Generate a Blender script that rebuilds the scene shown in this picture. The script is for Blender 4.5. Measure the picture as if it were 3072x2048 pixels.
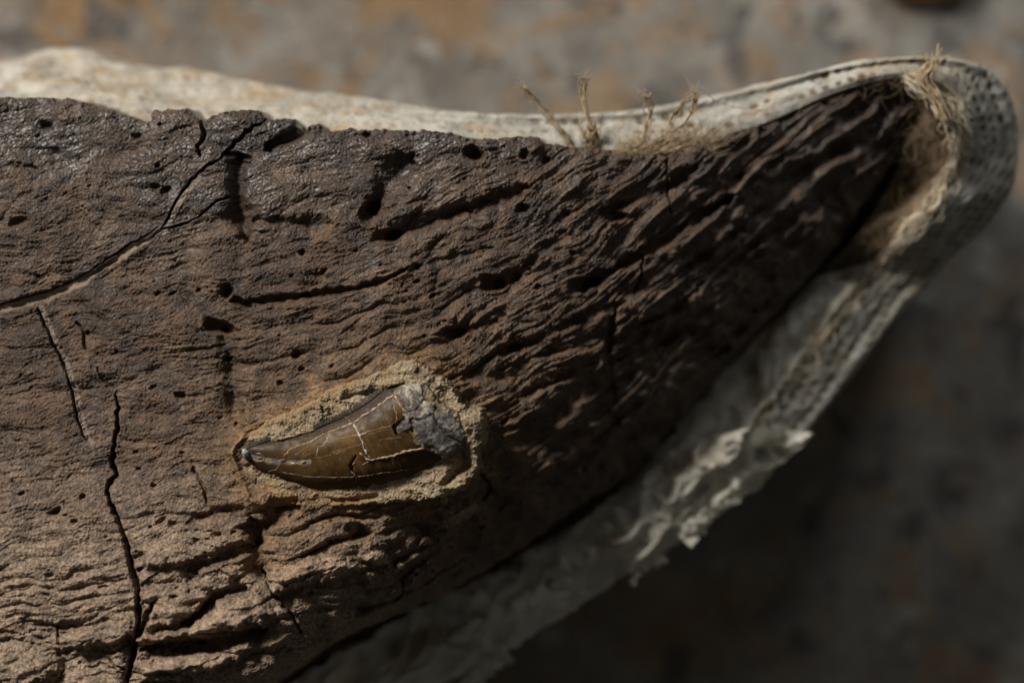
import bpy, math
import numpy as np
from mathutils import Vector, Matrix
for o in list(bpy.data.objects): bpy.data.objects.remove(o)
sc = bpy.context.scene
COL = sc.collection

# ------------------------------------------------------------------ camera, world, lamps, exposure
MM = 0.001
S = 190.0 / 3072          # millimetres per photo pixel on the focus plane
Z0 = 90.0                 # bone plateau above the slab, mm
ZG = 4.0                  # the slab
HC = 528.0                # camera above the bone plateau, mm
cam = bpy.data.cameras.new('camera'); camo = bpy.data.objects.new('camera', cam); COL.objects.link(camo)
cam.lens = 100; cam.sensor_width = 36; cam.clip_start = 0.01; cam.clip_end = 20
camo.location = (0, 0, (Z0 + HC) * MM); camo.rotation_euler = (0, 0, 0)
cam.dof.use_dof = True; cam.dof.focus_distance = (HC - 2.0) * MM; cam.dof.aperture_fstop = 4.4
cam.dof.aperture_blades = 9
sc.camera = camo
w = bpy.data.worlds.new('World'); sc.world = w; w.use_nodes = True
bg = w.node_tree.nodes['Background']; bg.inputs[0].default_value = (1.0, 0.97, 0.88, 1); bg.inputs[1].default_value = 0.062
def area(name, loc, target, sx, sy, power, col):
    l = bpy.data.lights.new(name, 'AREA'); l.shape = 'RECTANGLE'; l.size = sx; l.size_y = sy
    l.energy = power; l.color = col
    o = bpy.data.objects.new(name, l); COL.objects.link(o); o.location = loc
    o.rotation_euler = (Vector(target) - Vector(loc)).to_track_quat('-Z', 'Y').to_euler()
    return o
KEY_AZ, KEY_EL, KEY_D = math.radians(131), math.radians(32), 0.95
tgt = Vector((-0.01, 0.005, 0.08))
kl = tgt + KEY_D * Vector((math.cos(KEY_EL) * math.cos(KEY_AZ), math.cos(KEY_EL) * math.sin(KEY_AZ), math.sin(KEY_EL)))
area('key_lamp', kl, tgt, 0.19, 0.19, 14.6, (1.0, 0.95, 0.88))
fl = Vector((0.22, 0.40, 0.26))
fo = area('added_fill', fl, Vector((0.110, 0.095, 0.02)), 0.10, 0.10, 0.030, (0.95, 0.98, 1.0)); fo.data.spread = math.radians(32)   # added fill with a narrow spread, brightens the far corner
sc.view_settings.view_transform = 'Standard'; sc.view_settings.look = 'None'
sc.view_settings.gamma = 1; sc.view_settings.exposure = 0.0; sc.view_settings.use_curve_mapping = False

# ------------------------------------------------------------------ numeric helpers
F = np.float32
def hash2(ix, iy, seed):
    h = (ix.astype(np.uint32) * np.uint32(374761393)) ^ (iy.astype(np.uint32) * np.uint32(668265263)) ^ np.uint32((seed * 2246822519) & 0xffffffff)
    h = (h ^ (h >> np.uint32(13))) * np.uint32(1274126177)
    h = (h ^ (h >> np.uint32(15))) * np.uint32(2246822519)
    return h ^ (h >> np.uint32(16))
GA = np.cos(np.arange(64) * math.tau / 64).astype(F); GB = np.sin(np.arange(64) * math.tau / 64).astype(F)
def noise(x, y, seed=0):
    x = np.asarray(x, F); y = np.asarray(y, F)
    xi = np.floor(x); yi = np.floor(y); fx = x - xi; fy = y - yi
    xi = xi.astype(np.int32); yi = yi.astype(np.int32)
    def g(dx, dy):
        k = hash2(xi + dx, yi + dy, seed) & np.uint32(63)
        return GA[k] * (fx - dx) + GB[k] * (fy - dy)
    u = fx * fx * fx * (fx * (fx * 6 - 15) + 10); v = fy * fy * fy * (fy * (fy * 6 - 15) + 10)
    a = g(0, 0); b = g(1, 0); c = g(0, 1); d = g(1, 1)
    return ((a + u * (b - a)) * (1 - v) + (c + u * (d - c)) * v) * 1.5
def fbm(x, y, o=3, seed=0, gain=0.5):
    r = 0; a = 1.0; t = 0
    for k in range(o):
        r = r + a * noise(x * 2 ** k, y * 2 ** k, seed + 17 * k); t += a; a *= gain
    return r / t
def ss(a, b, x):
    t = np.clip((x - a) / (b - a), 0, 1); return t * t * (3 - 2 * t)
def at(px, py, z):
    """photo position -> millimetres in the place for a point z mm above the slab"""
    k = (HC + Z0 - z) / HC
    return (px - 1536) * S * k, (1024 - py) * S * k, z
def segdist(x, y, pts):
    """distance to a polyline and the 0..1 position along it"""
    best = np.full(x.shape, 1e9, F); tt = np.zeros(x.shape, F); side = np.zeros(x.shape, F)
    L = [0.0]
    for (a, b) in zip(pts[:-1], pts[1:]): L.append(L[-1] + math.hypot(b[0] - a[0], b[1] - a[1]))
    for i, (a, b) in enumerate(zip(pts[:-1], pts[1:])):
        dx, dy = b[0] - a[0], b[1] - a[1]; l2 = dx * dx + dy * dy + 1e-9
        t = np.clip(((x - a[0]) * dx + (y - a[1]) * dy) / l2, 0, 1)
        ex = x - a[0] - t * dx; ey = y - a[1] - t * dy
        d = np.sqrt(ex * ex + ey * ey); m = d < best
        best = np.where(m, d, best); tt = np.where(m, (L[i] + t * (L[i + 1] - L[i])) / L[-1], tt)
        side = np.where(m, np.sign(dx * ey - dy * ex), side)
    return best, tt, side
def sdpoly(x, y, pts):
    """signed distance, positive inside"""
    best = np.full(x.shape, 1e12, F); ins = np.zeros(x.shape, bool)
    n = len(pts)
    for i in range(n):
        ax, ay = pts[i]; bx, by = pts[(i + 1) % n]
        dx, dy = bx - ax, by - ay; l2 = dx * dx + dy * dy + 1e-9
        t = np.clip(((x - ax) * dx + (y - ay) * dy) / l2, 0, 1)
        best = np.minimum(best, (x - ax - t * dx) ** 2 + (y - ay - t * dy) ** 2)
        if ay != by:
            c = ((ay > y) != (by > y)) & (x < (bx - ax) * (y - ay) / (by - ay) + ax); ins ^= c
    d = np.sqrt(best)
    return np.where(ins, d, -d)
def smooth_poly(p, n=5):
    """Catmull-Rom through open points (any dimension)"""
    p = np.array(p, float); q = np.vstack([2 * p[0] - p[1], p, 2 * p[-1] - p[-2]]); out = []
    for i in range(1, len(q) - 2):
        for k in range(n):
            t = k / n
            out.append(0.5 * (2 * q[i] + (q[i + 1] - q[i - 1]) * t + (2 * q[i - 1] - 5 * q[i] + 4 * q[i + 1] - q[i + 2]) * t * t + (3 * q[i] - q[i - 1] - 3 * q[i + 1] + q[i + 2]) * t ** 3))
    out.append(p[-1]); return np.array(out)
def resample(p, n):
    p = np.array(p, float); d = np.r_[0, np.cumsum(np.linalg.norm(np.diff(p, axis=0), axis=1))]
    t = np.linspace(0, d[-1], n)
    return np.stack([np.interp(t, d, p[:, k]) for k in range(p.shape[1])], 1)

# ------------------------------------------------------------------ object helpers
def tag(o, label=None, cat=None, group=None, kind=None):
    if label: o['label'] = label
    if cat: o['category'] = cat
    if group: o['group'] = group
    if kind: o['kind'] = kind
    return o
def empty(name, loc):
    o = bpy.data.objects.new(name, None); o.empty_display_size = 0.01; COL.objects.link(o); o.location = Vector(loc) * MM; return o
def mesh_obj(name, V, Q, mat, parent=None, attrs=None, smooth=True, normals=None):
    """V (n,3) millimetres, Q (m,3|4) faces as numpy"""
    V = np.asarray(V, F) * MM; Q = np.asarray(Q, np.int32); k = Q.shape[1]
    me = bpy.data.meshes.new(name)
    me.vertices.add(len(V)); me.vertices.foreach_set('co', V.ravel())
    me.loops.add(Q.size); me.loops.foreach_set('vertex_index', Q.ravel())
    me.polygons.add(len(Q)); me.polygons.foreach_set('loop_start', np.arange(0, Q.size, k, dtype=np.int32))
    me.update(calc_edges=True)
    me.polygons.foreach_set('use_smooth', np.full(len(Q), smooth))
    for a, arr in (attrs or {}).items():
        at_ = me.attributes.new(a, 'FLOAT', 'POINT'); at_.data.foreach_set('value', np.ascontiguousarray(arr, F))
    if normals is not None: me.normals_split_custom_set_from_vertices(normals.tolist())
    me.materials.append(mat)
    o = bpy.data.objects.new(name, me); COL.objects.link(o)
    if parent is not None:
        o.parent = parent; o.location = -parent.location
    return o
def grid_faces(ny, nx):
    i = np.arange(ny - 1)[:, None] * nx + np.arange(nx - 1)[None, :]
    return np.stack([i, i + 1, i + 1 + nx, i + nx], -1).reshape(-1, 4)
def grid_normals(P):
    du = np.gradient(P, axis=1); dv = np.gradient(P, axis=0)
    n = np.cross(du, dv); return n / (np.linalg.norm(n, axis=-1, keepdims=True) + 1e-12)
def compact(V, Q, attrs, normals=None):
    used = np.zeros(len(V), bool); used[Q.ravel()] = True
    idx = np.cumsum(used) - 1
    return V[used], idx[Q], {k: a[used] for k, a in attrs.items()}, (None if normals is None else normals[used])
def tube_mesh(paths, rads, seg=5):
    """list of (n,3) paths with (n,) radii -> V,Q with closed ends"""
    VV = []; QQ = []; base = 0
    for p, r in zip(paths, rads):
        p = np.asarray(p, float); n = len(p); r = np.broadcast_to(np.asarray(r, float), (n,))
        t = np.gradient(p, axis=0); t /= np.linalg.norm(t, axis=1, keepdims=True) + 1e-9
        up = np.where(np.abs(t[:, 2:3]) > 0.9, np.array([[1.0, 0, 0]]), np.array([[0, 0, 1.0]]))
        a = np.cross(t, up); a /= np.linalg.norm(a, axis=1, keepdims=True) + 1e-9
        b = np.cross(t, a)
        ang = np.arange(seg) * math.tau / seg
        ring = p[:, None, :] + r[:, None, None] * (a[:, None, :] * np.cos(ang)[None, :, None] + b[:, None, :] * np.sin(ang)[None, :, None])
        VV.append(ring.reshape(-1, 3))
        i = np.arange(n - 1)[:, None] * seg + np.arange(seg)[None, :]
        j = np.arange(n - 1)[:, None] * seg + (np.arange(seg)[None, :] + 1) % seg
        QQ.append(np.stack([i, j, j + seg, i + seg], -1).reshape(-1, 4) + base)
        for e in (0, n - 1):
            for k in range(1, seg - 2, 2): QQ.append(np.array([[e * seg, e * seg + k, e * seg + k + 1, e * seg + (k + 2) % seg]]) + base)
        base += n * seg
    return np.vstack(VV), np.vstack(QQ)

# ------------------------------------------------------------------ materials
class NT:
    def __init__(s, name):
        s.m = bpy.data.materials.new(name); s.m.use_nodes = True; s.t = s.m.node_tree
        s.b = s.t.nodes['Principled BSDF']; s.out = s.t.nodes['Material Output']
        s.co = s.n('ShaderNodeTexCoord').outputs['Object']
    def n(s, ty, **kw):
        x = s.t.nodes.new(ty)
        for k, v in kw.items(): setattr(x, k, v)
        return x
    def l(s, a, b): s.t.links.new(a, b)
    def put(s, sock, v):
        if hasattr(v, 'is_output'): s.l(v, sock)
        elif isinstance(v, (tuple, list)): sock.default_value = tuple(v) + ((1,) if len(v) == 3 and len(sock.default_value) == 4 else ())
        else: sock.default_value = v
    def attr(s, name): return s.n('ShaderNodeAttribute', attribute_name=name).outputs['Fac']
    def noise(s, scale, detail=4, rough=0.55, dist=0.0, vec=None, color=False):
        x = s.n('ShaderNodeTexNoise'); s.l(vec if vec is not None else s.co, x.inputs['Vector'])
        x.inputs['Scale'].default_value = scale; x.inputs['Detail'].default_value = detail
        x.inputs['Roughness'].default_value = rough; x.inputs['Distortion'].default_value = dist
        return x.outputs['Color' if color else 'Fac']
    def voro(s, scale, feat='F1', vec=None, out='Distance', rnd=1.0):
        x = s.n('ShaderNodeTexVoronoi', feature=feat); s.l(vec if vec is not None else s.co, x.inputs['Vector'])
        x.inputs['Scale'].default_value = scale; x.inputs['Randomness'].default_value = rnd
        return x.outputs[out]
    def ramp(s, f, a, b, v0=0.0, v1=1.0):
        x = s.n('ShaderNodeMapRange', interpolation_type='SMOOTHSTEP'); s.put(x.inputs['Value'], f)
        x.inputs['From Min'].default_value = a; x.inputs['From Max'].default_value = b
        x.inputs['To Min'].default_value = v0; x.inputs['To Max'].default_value = v1
        return x.outputs['Result']
    def math(s, op, a, b=0.0):
        x = s.n('ShaderNodeMath', operation=op); s.put(x.inputs[0], a); s.put(x.inputs[1], b); return x.outputs[0]
    def mix(s, f, a, b, mode='MIX'):
        x = s.n('ShaderNodeMix', data_type='RGBA', blend_type=mode)
        s.put(x.inputs['Factor'], f); s.put(x.inputs['A'], a) if False else None
        s.put(x.inputs[6], a); s.put(x.inputs[7], b); return x.outputs[2]
    def mapping(s, scale=(1, 1, 1), rot=(0, 0, 0)):
        x = s.n('ShaderNodeMapping'); s.l(s.co, x.inputs['Vector'])
        x.inputs['Scale'].default_value = scale; x.inputs['Rotation'].default_value = rot; return x.outputs['Vector']
    def bump(s, h, dist, strength=1.0, normal=None):
        x = s.n('ShaderNodeBump'); s.put(x.inputs['Height'], h); x.inputs['Distance'].default_value = dist; x.inputs['Strength'].default_value = strength
        if normal is not None: s.l(normal, x.inputs['Normal'])
        return x.outputs['Normal']
    def done(s, col=None, rough=None, nor=None, spec=None, **kw):
        if col is not None: s.put(s.b.inputs['Base Color'], col)
        if rough is not None: s.put(s.b.inputs['Roughness'], rough)
        if nor is not None: s.l(nor, s.b.inputs['Normal'])
        if spec is not None: s.put(s.b.inputs['Specular IOR Level'], spec)
        for k, v in kw.items(): s.put(s.b.inputs[k.replace('_', ' ')], v)
        return s.m

def mat_bone():
    t = NT('fossil_bone')
    tan, ora, pale, glo = t.attr('tan'), t.attr('orange'), t.attr('pale'), t.attr('gloss')
    n1 = t.noise(260, 6, 0.6); n2 = t.noise(1500, 4, 0.65); n3 = t.noise(90, 4, 0.6); n4 = t.noise(3800, 2, 0.7)
    base = t.mix(t.ramp(n1, 0.35, 0.68), (0.027, 0.0145, 0.0078), (0.108, 0.057, 0.027))
    base = t.mix(t.ramp(n2, 0.52, 0.70, 0, 0.65), base, (0.175, 0.098, 0.048))
    base = t.mix(t.ramp(n2, 0.45, 0.30, 0, 0.6), base, (0.022, 0.015, 0.011))
    base = t.mix(t.math('MULTIPLY', glo, t.ramp(n3, 0.3, 0.6, 0.25, 0.8)), base, (0.022, 0.0165, 0.0135))
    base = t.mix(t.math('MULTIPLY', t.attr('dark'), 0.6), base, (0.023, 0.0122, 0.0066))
    tanc = t.mix(t.ramp(n2, 0.36, 0.66), (0.165, 0.112, 0.073), (0.53, 0.385, 0.265))
    tf = t.math('MULTIPLY', tan, t.ramp(n1, 0.25, 0.6, 0.45, 1.0))
    col = t.mix(tf, base, tanc)
    orc = t.mix(t.ramp(n2, 0.35, 0.68), (0.12, 0.066, 0.026), (0.36, 0.205, 0.085))
    col = t.mix(t.math('MULTIPLY', ora, t.ramp(n1, 0.25, 0.55, 0.35, 1.0)), col, orc)
    col = t.mix(pale, col, t.mix(n4, (0.19, 0.14, 0.105), (0.32, 0.245, 0.19)))
    col = t.mix(t.ramp(n4, 0.54, 0.72, 0, 0.45), col, t.mix(0.5, col, (0.30, 0.20, 0.13)))
    col = t.mix(t.ramp(n4, 0.46, 0.30, 0, 0.65), col, t.mix(0.75, col, (0.012, 0.008, 0.006)))
    hgt = t.math('ADD', t.math('MULTIPLY', n2, 0.6), t.math('MULTIPLY', n4, 0.4))
    nor = t.bump(hgt, 0.00085, 1.0)
    ro = t.math('ADD', t.ramp(n4, 0.3, 0.7, 0.28, 0.62), t.math('MULTIPLY', glo, -0.14))
    ro = t.math('ADD', ro, t.math('MULTIPLY', t.math('ADD', tan, pale), 0.12))
    return t.done(col, ro, nor, 0.6, Coat_Weight=t.math('MULTIPLY', t.ramp(n3, 0.35, 0.62, 0.25, 1.0), t.math('ADD', 0.12, t.math('MULTIPLY', glo, 0.42))), Coat_Roughness=0.34)
def mat_matrix():
    t = NT('sandstone_matrix'); dirt = t.attr('dirt'); ora = t.attr('orange')
    n1 = t.noise(300, 5, 0.6); n2 = t.noise(2300, 3, 0.7); n4 = t.noise(5200, 2, 0.7)
    col = t.mix(t.ramp(n2, 0.3, 0.7), (0.19, 0.145, 0.09), (0.56, 0.445, 0.29))
    col = t.mix(t.ramp(n1, 0.5, 0.7, 0, 0.6), col, (0.36, 0.25, 0.12))
    col = t.mix(t.ramp(n4, 0.66, 0.74, 0, 0.7), col, (0.05, 0.04, 0.032))
    col = t.mix(ora, col, t.mix(n2, (0.23, 0.115, 0.04), (0.42, 0.25, 0.10)))
    col = t.mix(dirt, col, (0.07, 0.05, 0.034))
    nor = t.bump(t.math('ADD', n2, n4), 0.0005, 0.9)
    return t.done(col, t.ramp(n4, 0.3, 0.7, 0.45, 0.85), nor, 0.35)
def mat_enamel():
    t = NT('tooth_enamel'); up = t.attr('across'); al = t.attr('along'); wear = t.attr('wear')
    # growth bands run across the crown
    mp = t.mapping((1, 1, 1), (0, 0, math.radians(-24)))
    st = t.n('ShaderNodeMapping'); t.l(mp, st.inputs['Vector']); st.inputs['Scale'].default_value = (700, 60, 60)
    ln = t.noise(1.0, 3, 0.6, vec=st.outputs['Vector'])
    st2 = t.n('ShaderNodeMapping'); t.l(mp, st2.inputs['Vector']); st2.inputs['Scale'].default_value = (90, 1500, 90)
    ln2 = t.noise(1.0, 3, 0.6, vec=st2.outputs['Vector'])
    n1 = t.noise(120, 4, 0.55); n4 = t.noise(4200, 2, 0.6)
    col = t.mix(t.ramp(n1, 0.3, 0.65), (0.046, 0.025, 0.0100), (0.105, 0.058, 0.0215))
    col = t.mix(t.ramp(ln, 0.42, 0.70, 0, 0.4), col, (0.165, 0.095, 0.036))
    col = t.mix(t.ramp(ln2, 0.5, 0.75, 0, 0.30), col, (0.04, 0.024, 0.012))
    col = t.mix(t.ramp(al, 0.42, 0.02, 0, 0.9), col, (0.024, 0.017, 0.012))     # darker enamel toward the tip
    col = t.mix(t.ramp(up, 0.30, 0.06, 0, 0.85), col, (0.026, 0.018, 0.012))      # dark cutting edge
    col = t.mix(t.ramp(t.noise(520, 5, 0.7, 0.6), 0.5, 0.75, 0, 0.6), col, (0.026, 0.016, 0.009))
    col = t.mix(t.ramp(up, 0.62, 0.95, 0, 0.6), col, (0.034, 0.020, 0.010))  # shade of the lower flank painted into the enamel colour
    col = t.mix(t.ramp(n4, 0.66, 0.74, 0, 0.75), col, (0.45, 0.36, 0.24))         # dust grains
    col = t.mix(wear, col, t.mix(t.ramp(t.noise(700, 3), 0.35, 0.65), (0.08, 0.088, 0.095), (0.21, 0.165, 0.105)))
    nor = t.bump(t.math('ADD', t.math('MULTIPLY', ln2, 0.5), t.math('MULTIPLY', n4, 0.25)), 0.00008, 0.5)
    return t.done(col, t.ramp(t.noise(900, 4), 0.3, 0.7, 0.28, 0.44), nor, 0.05)
def mat_root():
    t = NT('tooth_root'); n1 = t.noise(420, 6, 0.65); n2 = t.noise(2200, 4, 0.7); n3 = t.noise(150, 3, 0.5)
    col = t.mix(t.ramp(n3, 0.35, 0.65), (0.050, 0.031, 0.027), (0.095, 0.09, 0.09))
    crust = t.mix(n2, (0.30, 0.26, 0.19), (0.58, 0.53, 0.42))
    pk = t.attr('crust')
    f = t.ramp(t.math('ADD', t.math('MULTIPLY', n1, 0.6), t.math('ADD', t.math('MULTIPLY', n2, 0.4), t.math('MULTIPLY', pk, 0.34))), 0.52, 0.72)
    col = t.mix(f, col, crust)
    nor = t.bump(t.math('ADD', n2, f), 0.0003, 0.7)
    return t.done(col, t.math('ADD', 0.26, t.math('MULTIPLY', f, 0.45)), nor, 0.5)
def mat_simple(name, c0, c1, scale, rough=0.8, bump=0.0004, spec=0.3, bs=None):
    t = NT(name); n = t.noise(scale, 5, 0.65); n2 = t.noise(bs or scale * 5, 3, 0.65)
    return t.done(t.mix(t.ramp(n, 0.3, 0.7), c0, c1), rough, t.bump(n2, bump, 0.8), spec)
def mat_plaster():
    t = NT('plaster_bandage'); hole = t.attr('hole'); dirt = t.attr('dirt'); tn = t.attr('burlap')
    n1 = t.noise(180, 5, 0.6); n2 = t.noise(1200, 4, 0.65); n3 = t.noise(45, 3)
    col = t.mix(t.ramp(n1, 0.3, 0.65), (0.24, 0.235, 0.205), (0.45, 0.442, 0.395))
    col = t.mix(t.ramp(n3, 0.48, 0.68, 0, 0.6), col, (0.30, 0.25, 0.19))
    col = t.mix(dirt, col, t.mix(n1, (0.22, 0.155, 0.095), (0.44, 0.34, 0.22)))
    col = t.mix(hole, col, t.mix(n2, (0.075, 0.043, 0.020), (0.18, 0.11, 0.055)))
    col = t.mix(tn, col, t.mix(t.ramp(n2, 0.3, 0.7), (0.045, 0.030, 0.016), (0.145, 0.10, 0.057)))
    return t.done(col, 0.85, t.bump(t.math('ADD', n1, n2), 0.0007, 0.8), 0.25)
def mat_paper():
    t = NT('tissue_paper'); n1 = t.noise(110, 5, 0.6); n2 = t.noise(1500, 3, 0.6); st = t.attr('stain')
    col = t.mix(t.ramp(n1, 0.3, 0.7), (0.48, 0.45, 0.375), (0.70, 0.675, 0.59))
    col = t.mix(st, col, t.mix(n2, (0.15, 0.095, 0.05), (0.28, 0.19, 0.11)))
    tr = t.n('ShaderNodeBsdfTranslucent'); t.l(col, tr.inputs['Color'])
    mx = t.n('ShaderNodeMixShader'); mx.inputs[0].default_value = 0.28
    m = t.done(col, 0.8, t.bump(n2, 0.0003, 0.5), 0.25)
    t.l(t.b.outputs[0], mx.inputs[1]); t.l(tr.outputs[0], mx.inputs[2]); t.l(mx.outputs[0], t.out.inputs['Surface'])
    return m
def mat_ground():
    t = NT('stained_stone_slab')
    n0 = t.noise(9, 3, 0.5); n1 = t.noise(75, 4, 0.6, 0.3); n2 = t.noise(95, 4, 0.6, 0.4); n3 = t.noise(33, 5, 0.6, 0.2); n5 = t.noise(600, 4, 0.6)
    n6 = t.noise(48, 3, 0.55, 0.5, vec=t.mapping((1, 1, 1), (0, 0, 2.1)))
    n7 = t.noise(100, 3, 0.5, 0.3, vec=t.mapping((1, 1, 1), (0.3, 0, 4.0)))
    # ochre staining is heavier toward the left of the slab
    sep = t.n('ShaderNodeSeparateXYZ'); t.l(t.co, sep.inputs[0])
    lf = t.ramp(t.math('ADD', sep.outputs['X'], t.math('MULTIPLY', n0, 0.06)), 0.10, -0.11)
    col = t.mix(t.ramp(n1, 0.36, 0.64), (0.125, 0.113, 0.10), (0.31, 0.29, 0.258))
    col = t.mix(t.ramp(n3, 0.40, 0.62, 0, 0.75), col, t.mix(lf, (0.20, 0.19, 0.17), (0.22, 0.165, 0.115)))
    col = t.mix(t.math('MULTIPLY', t.ramp(n6, 0.50, 0.59, 0, 1.0), t.math('ADD', 0.5, t.math('MULTIPLY', lf, 0.5))), col, (0.29, 0.160, 0.05))
    col = t.mix(t.math('MULTIPLY', t.ramp(n2, 0.54, 0.64, 0, 0.95), t.math('ADD', 0.5, t.math('MULTIPLY', lf, 0.5))), col, (0.23, 0.135, 0.058))
    col = t.mix(t.ramp(n7, 0.55, 0.66, 0, 0.9), col, (0.065, 0.06, 0.056))
    col = t.mix(t.ramp(n7, 0.36, 0.28, 0, 0.7), col, (0.40, 0.40, 0.375))
    col = t.mix(t.ramp(n5, 0.42, 0.68, 0, 0.55), col, (0.11, 0.098, 0.085))
    col = t.mix(t.ramp(t.noise(900, 3, 0.7), 0.5, 0.75, 0, 0.5), col, (0.42, 0.40, 0.36))
    return t.done(t.mix(1.0, col, (0.80, 0.80, 0.80), 'MULTIPLY'), 0.75, t.bump(n5, 0.0012, 0.7), 0.3)
M_BONE, M_MTX, M_ENAMEL, M_ROOT = mat_bone(), mat_matrix(), mat_enamel(), mat_root()
M_PLASTER, M_PAPER, M_GROUND = mat_plaster(), mat_paper(), mat_ground()
M_CALC = mat_simple('calcite_vein', (0.30, 0.20, 0.105), (0.60, 0.46, 0.29), 900, 0.6, 0.0002)
M_CALCW = mat_simple('white_calcite', (0.42, 0.38, 0.33), (0.72, 0.69, 0.64), 900, 0.5, 0.0002)
M_FIBRE = mat_simple('burlap_fibre', (0.30, 0.215, 0.125), (0.56, 0.44, 0.28), 700, 0.8, 0.0002)
M_FIBREP = mat_simple('plastered_burlap', (0.36, 0.29, 0.19), (0.66, 0.58, 0.45), 500, 0.85, 0.0003)
M_FIBRED = mat_simple('stained_burlap_fibre', (0.085, 0.058, 0.032), (0.24, 0.17, 0.098), 700, 0.85, 0.0002)
M_STONE = mat_simple('ochre_stone', (0.25, 0.12, 0.03), (0.42, 0.23, 0.07), 120, 0.7, 0.0008)
M_TIP = mat_simple('pale_tip', (0.26, 0.255, 0.245), (0.55, 0.54, 0.52), 800, 0.25, 0.0001, 0.5)

# ------------------------------------------------------------------ the slab under everything
g = mesh_obj('ground', [(-900, -900, ZG), (900, -900, ZG), (900, 900, ZG), (-900, 900, ZG)], [(0, 1, 2, 3)], M_GROUND, smooth=False)
tag(g, 'grey and ochre stained stone slab, out of focus under the jacket', kind='structure')

# ------------------------------------------------------------------ jawbone relief
OUT = [(-420, 300), (-200, 280), (0, 288), (60, 292), (88, 284), (120, 294), (200, 296), (280, 312), (330, 330), (395, 352), (430, 366), (448, 362), (452, 334), (500, 322), (560, 322), (578, 345), (615, 358), (640, 345), (665, 332), (730, 328), (780, 336), (796, 356), (850, 358), (884, 360), (890, 388), (915, 392), (930, 372), (962, 370), (972, 390), (1030, 386), (1150, 386), (1250, 390), (1360, 398), (1398, 414), (1470, 420), (1500, 412), (1590, 404), (1618, 416), (1632, 428), (1720, 436), (1800, 440), (1832, 456), (1900, 462), (2000, 462), (2060, 448), (2100, 428), (2160, 410), (2240, 386), (2330, 364), (2386, 350), (2400, 322), (2470, 294), (2560, 266), (2620, 250), (2660, 254), (2700, 276), (2742, 282), (2752, 320), (2735, 400), (2680, 480), (2620, 580), (2560, 670), (2470, 790), (2330, 940), (2190, 1090), (2060, 1240), (1900, 1420), (1740, 1520), (1560, 1650), (1320, 1790), (1010, 1920), (830, 2050), (600, 2170), (300, 2320), (-420, 2400)]
RIDGE = [(-420, 2330), (250, 2150), (560, 2105), (760, 2030), (880, 1915), (970, 1835), (1190, 1745), (1350, 1620), (1480, 1470), (1640, 1300), (1820, 1150), (2010, 970), (2220, 790), (2430, 600), (2640, 440), (2830, 270), (2950, 160)]
def zmacro(x, y):
    """large form of the bone, mm above the slab: a plateau that turns down to the right and over a lower shoulder"""
    x = np.asarray(x, F); y = np.asarray(y, F)
    xs_ = np.clip((x - 1250) / 1500, 0, 1.2); z = Z0 - 19.5 * (xs_ - 0.45 * np.clip(xs_ - 0.66, 0, 1) ** 1.0 * ss(0.6, 0.9, xs_)) ** 1.35
    d, tt, sd = segdist(x, y, RIDGE)
    q = d * sd
    q = q + 34 * noise(x / 95, y / 95, 61) + 16 * noise(x / 34, y / 34, 62)
    sf = 38 + 252 * ss(900, 1700, x)
    z = z - 0.5 * S * (q + np.sqrt(q * q + sf * sf)) * (2.0 - 0.85 * ss(900, 1700, x)) + 0.5 * S * sf * 0.35 * ss(900, 1700, x)
    z = z + 2.2 * np.exp(-((x - 500) / 600) ** 2 - ((y - 1900) / 350) ** 2)
    z = z + 4.5 * ss(1250, 1950, y) * ss(1350, 700, x)
    return z - 1.4 * ss(620, 330, y) * ss(2300, 1500, x)
STEP = 2.45
wx = np.arange(-440, 2800, STEP, dtype=F); wy = np.arange(225, 2420, STEP, dtype=F)
GX, GY = np.meshgrid(wx, wy)                      # plan coordinates on the plateau, in photo pixels
PX, PY = GX.copy(), GY.copy(); zm = zmacro(PX, PY)
for _ in range(2):
    k = (HC + Z0 - zm) / HC; PX = 1536 + (GX - 1536) / k; PY = 1024 + (GY - 1024) / k; zm = zmacro(PX, PY)
def win(x0, y0, x1, y1):
    """grid window that surely holds the photo rectangle"""
    pad = 60
    i0 = int(np.clip((min(y0, y1) - pad - wy[0]) / STEP, 0, len(wy) - 2)); i1 = int(np.clip((max(y0, y1) + pad - wy[0]) / STEP, i0 + 2, len(wy)))
    j0 = int(np.clip((min(x0, x1) - pad - wx[0]) / STEP, 0, len(wx) - 2)); j1 = int(np.clip((max(x0, x1) + pad - wx[0]) / STEP, j0 + 2, len(wx)))
    return np.s_[i0:i1, j0:j1]
jx = PX + 7 * noise(PX / 38, PY / 38, 1) + 4 * noise(PX / 13, PY / 13, 2); jy = PY + 7 * noise(PX / 38, PY / 38, 3) + 5 * noise(PX / 13, PY / 13, 4)
SD = sdpoly(jx, jy, OUT)
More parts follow.
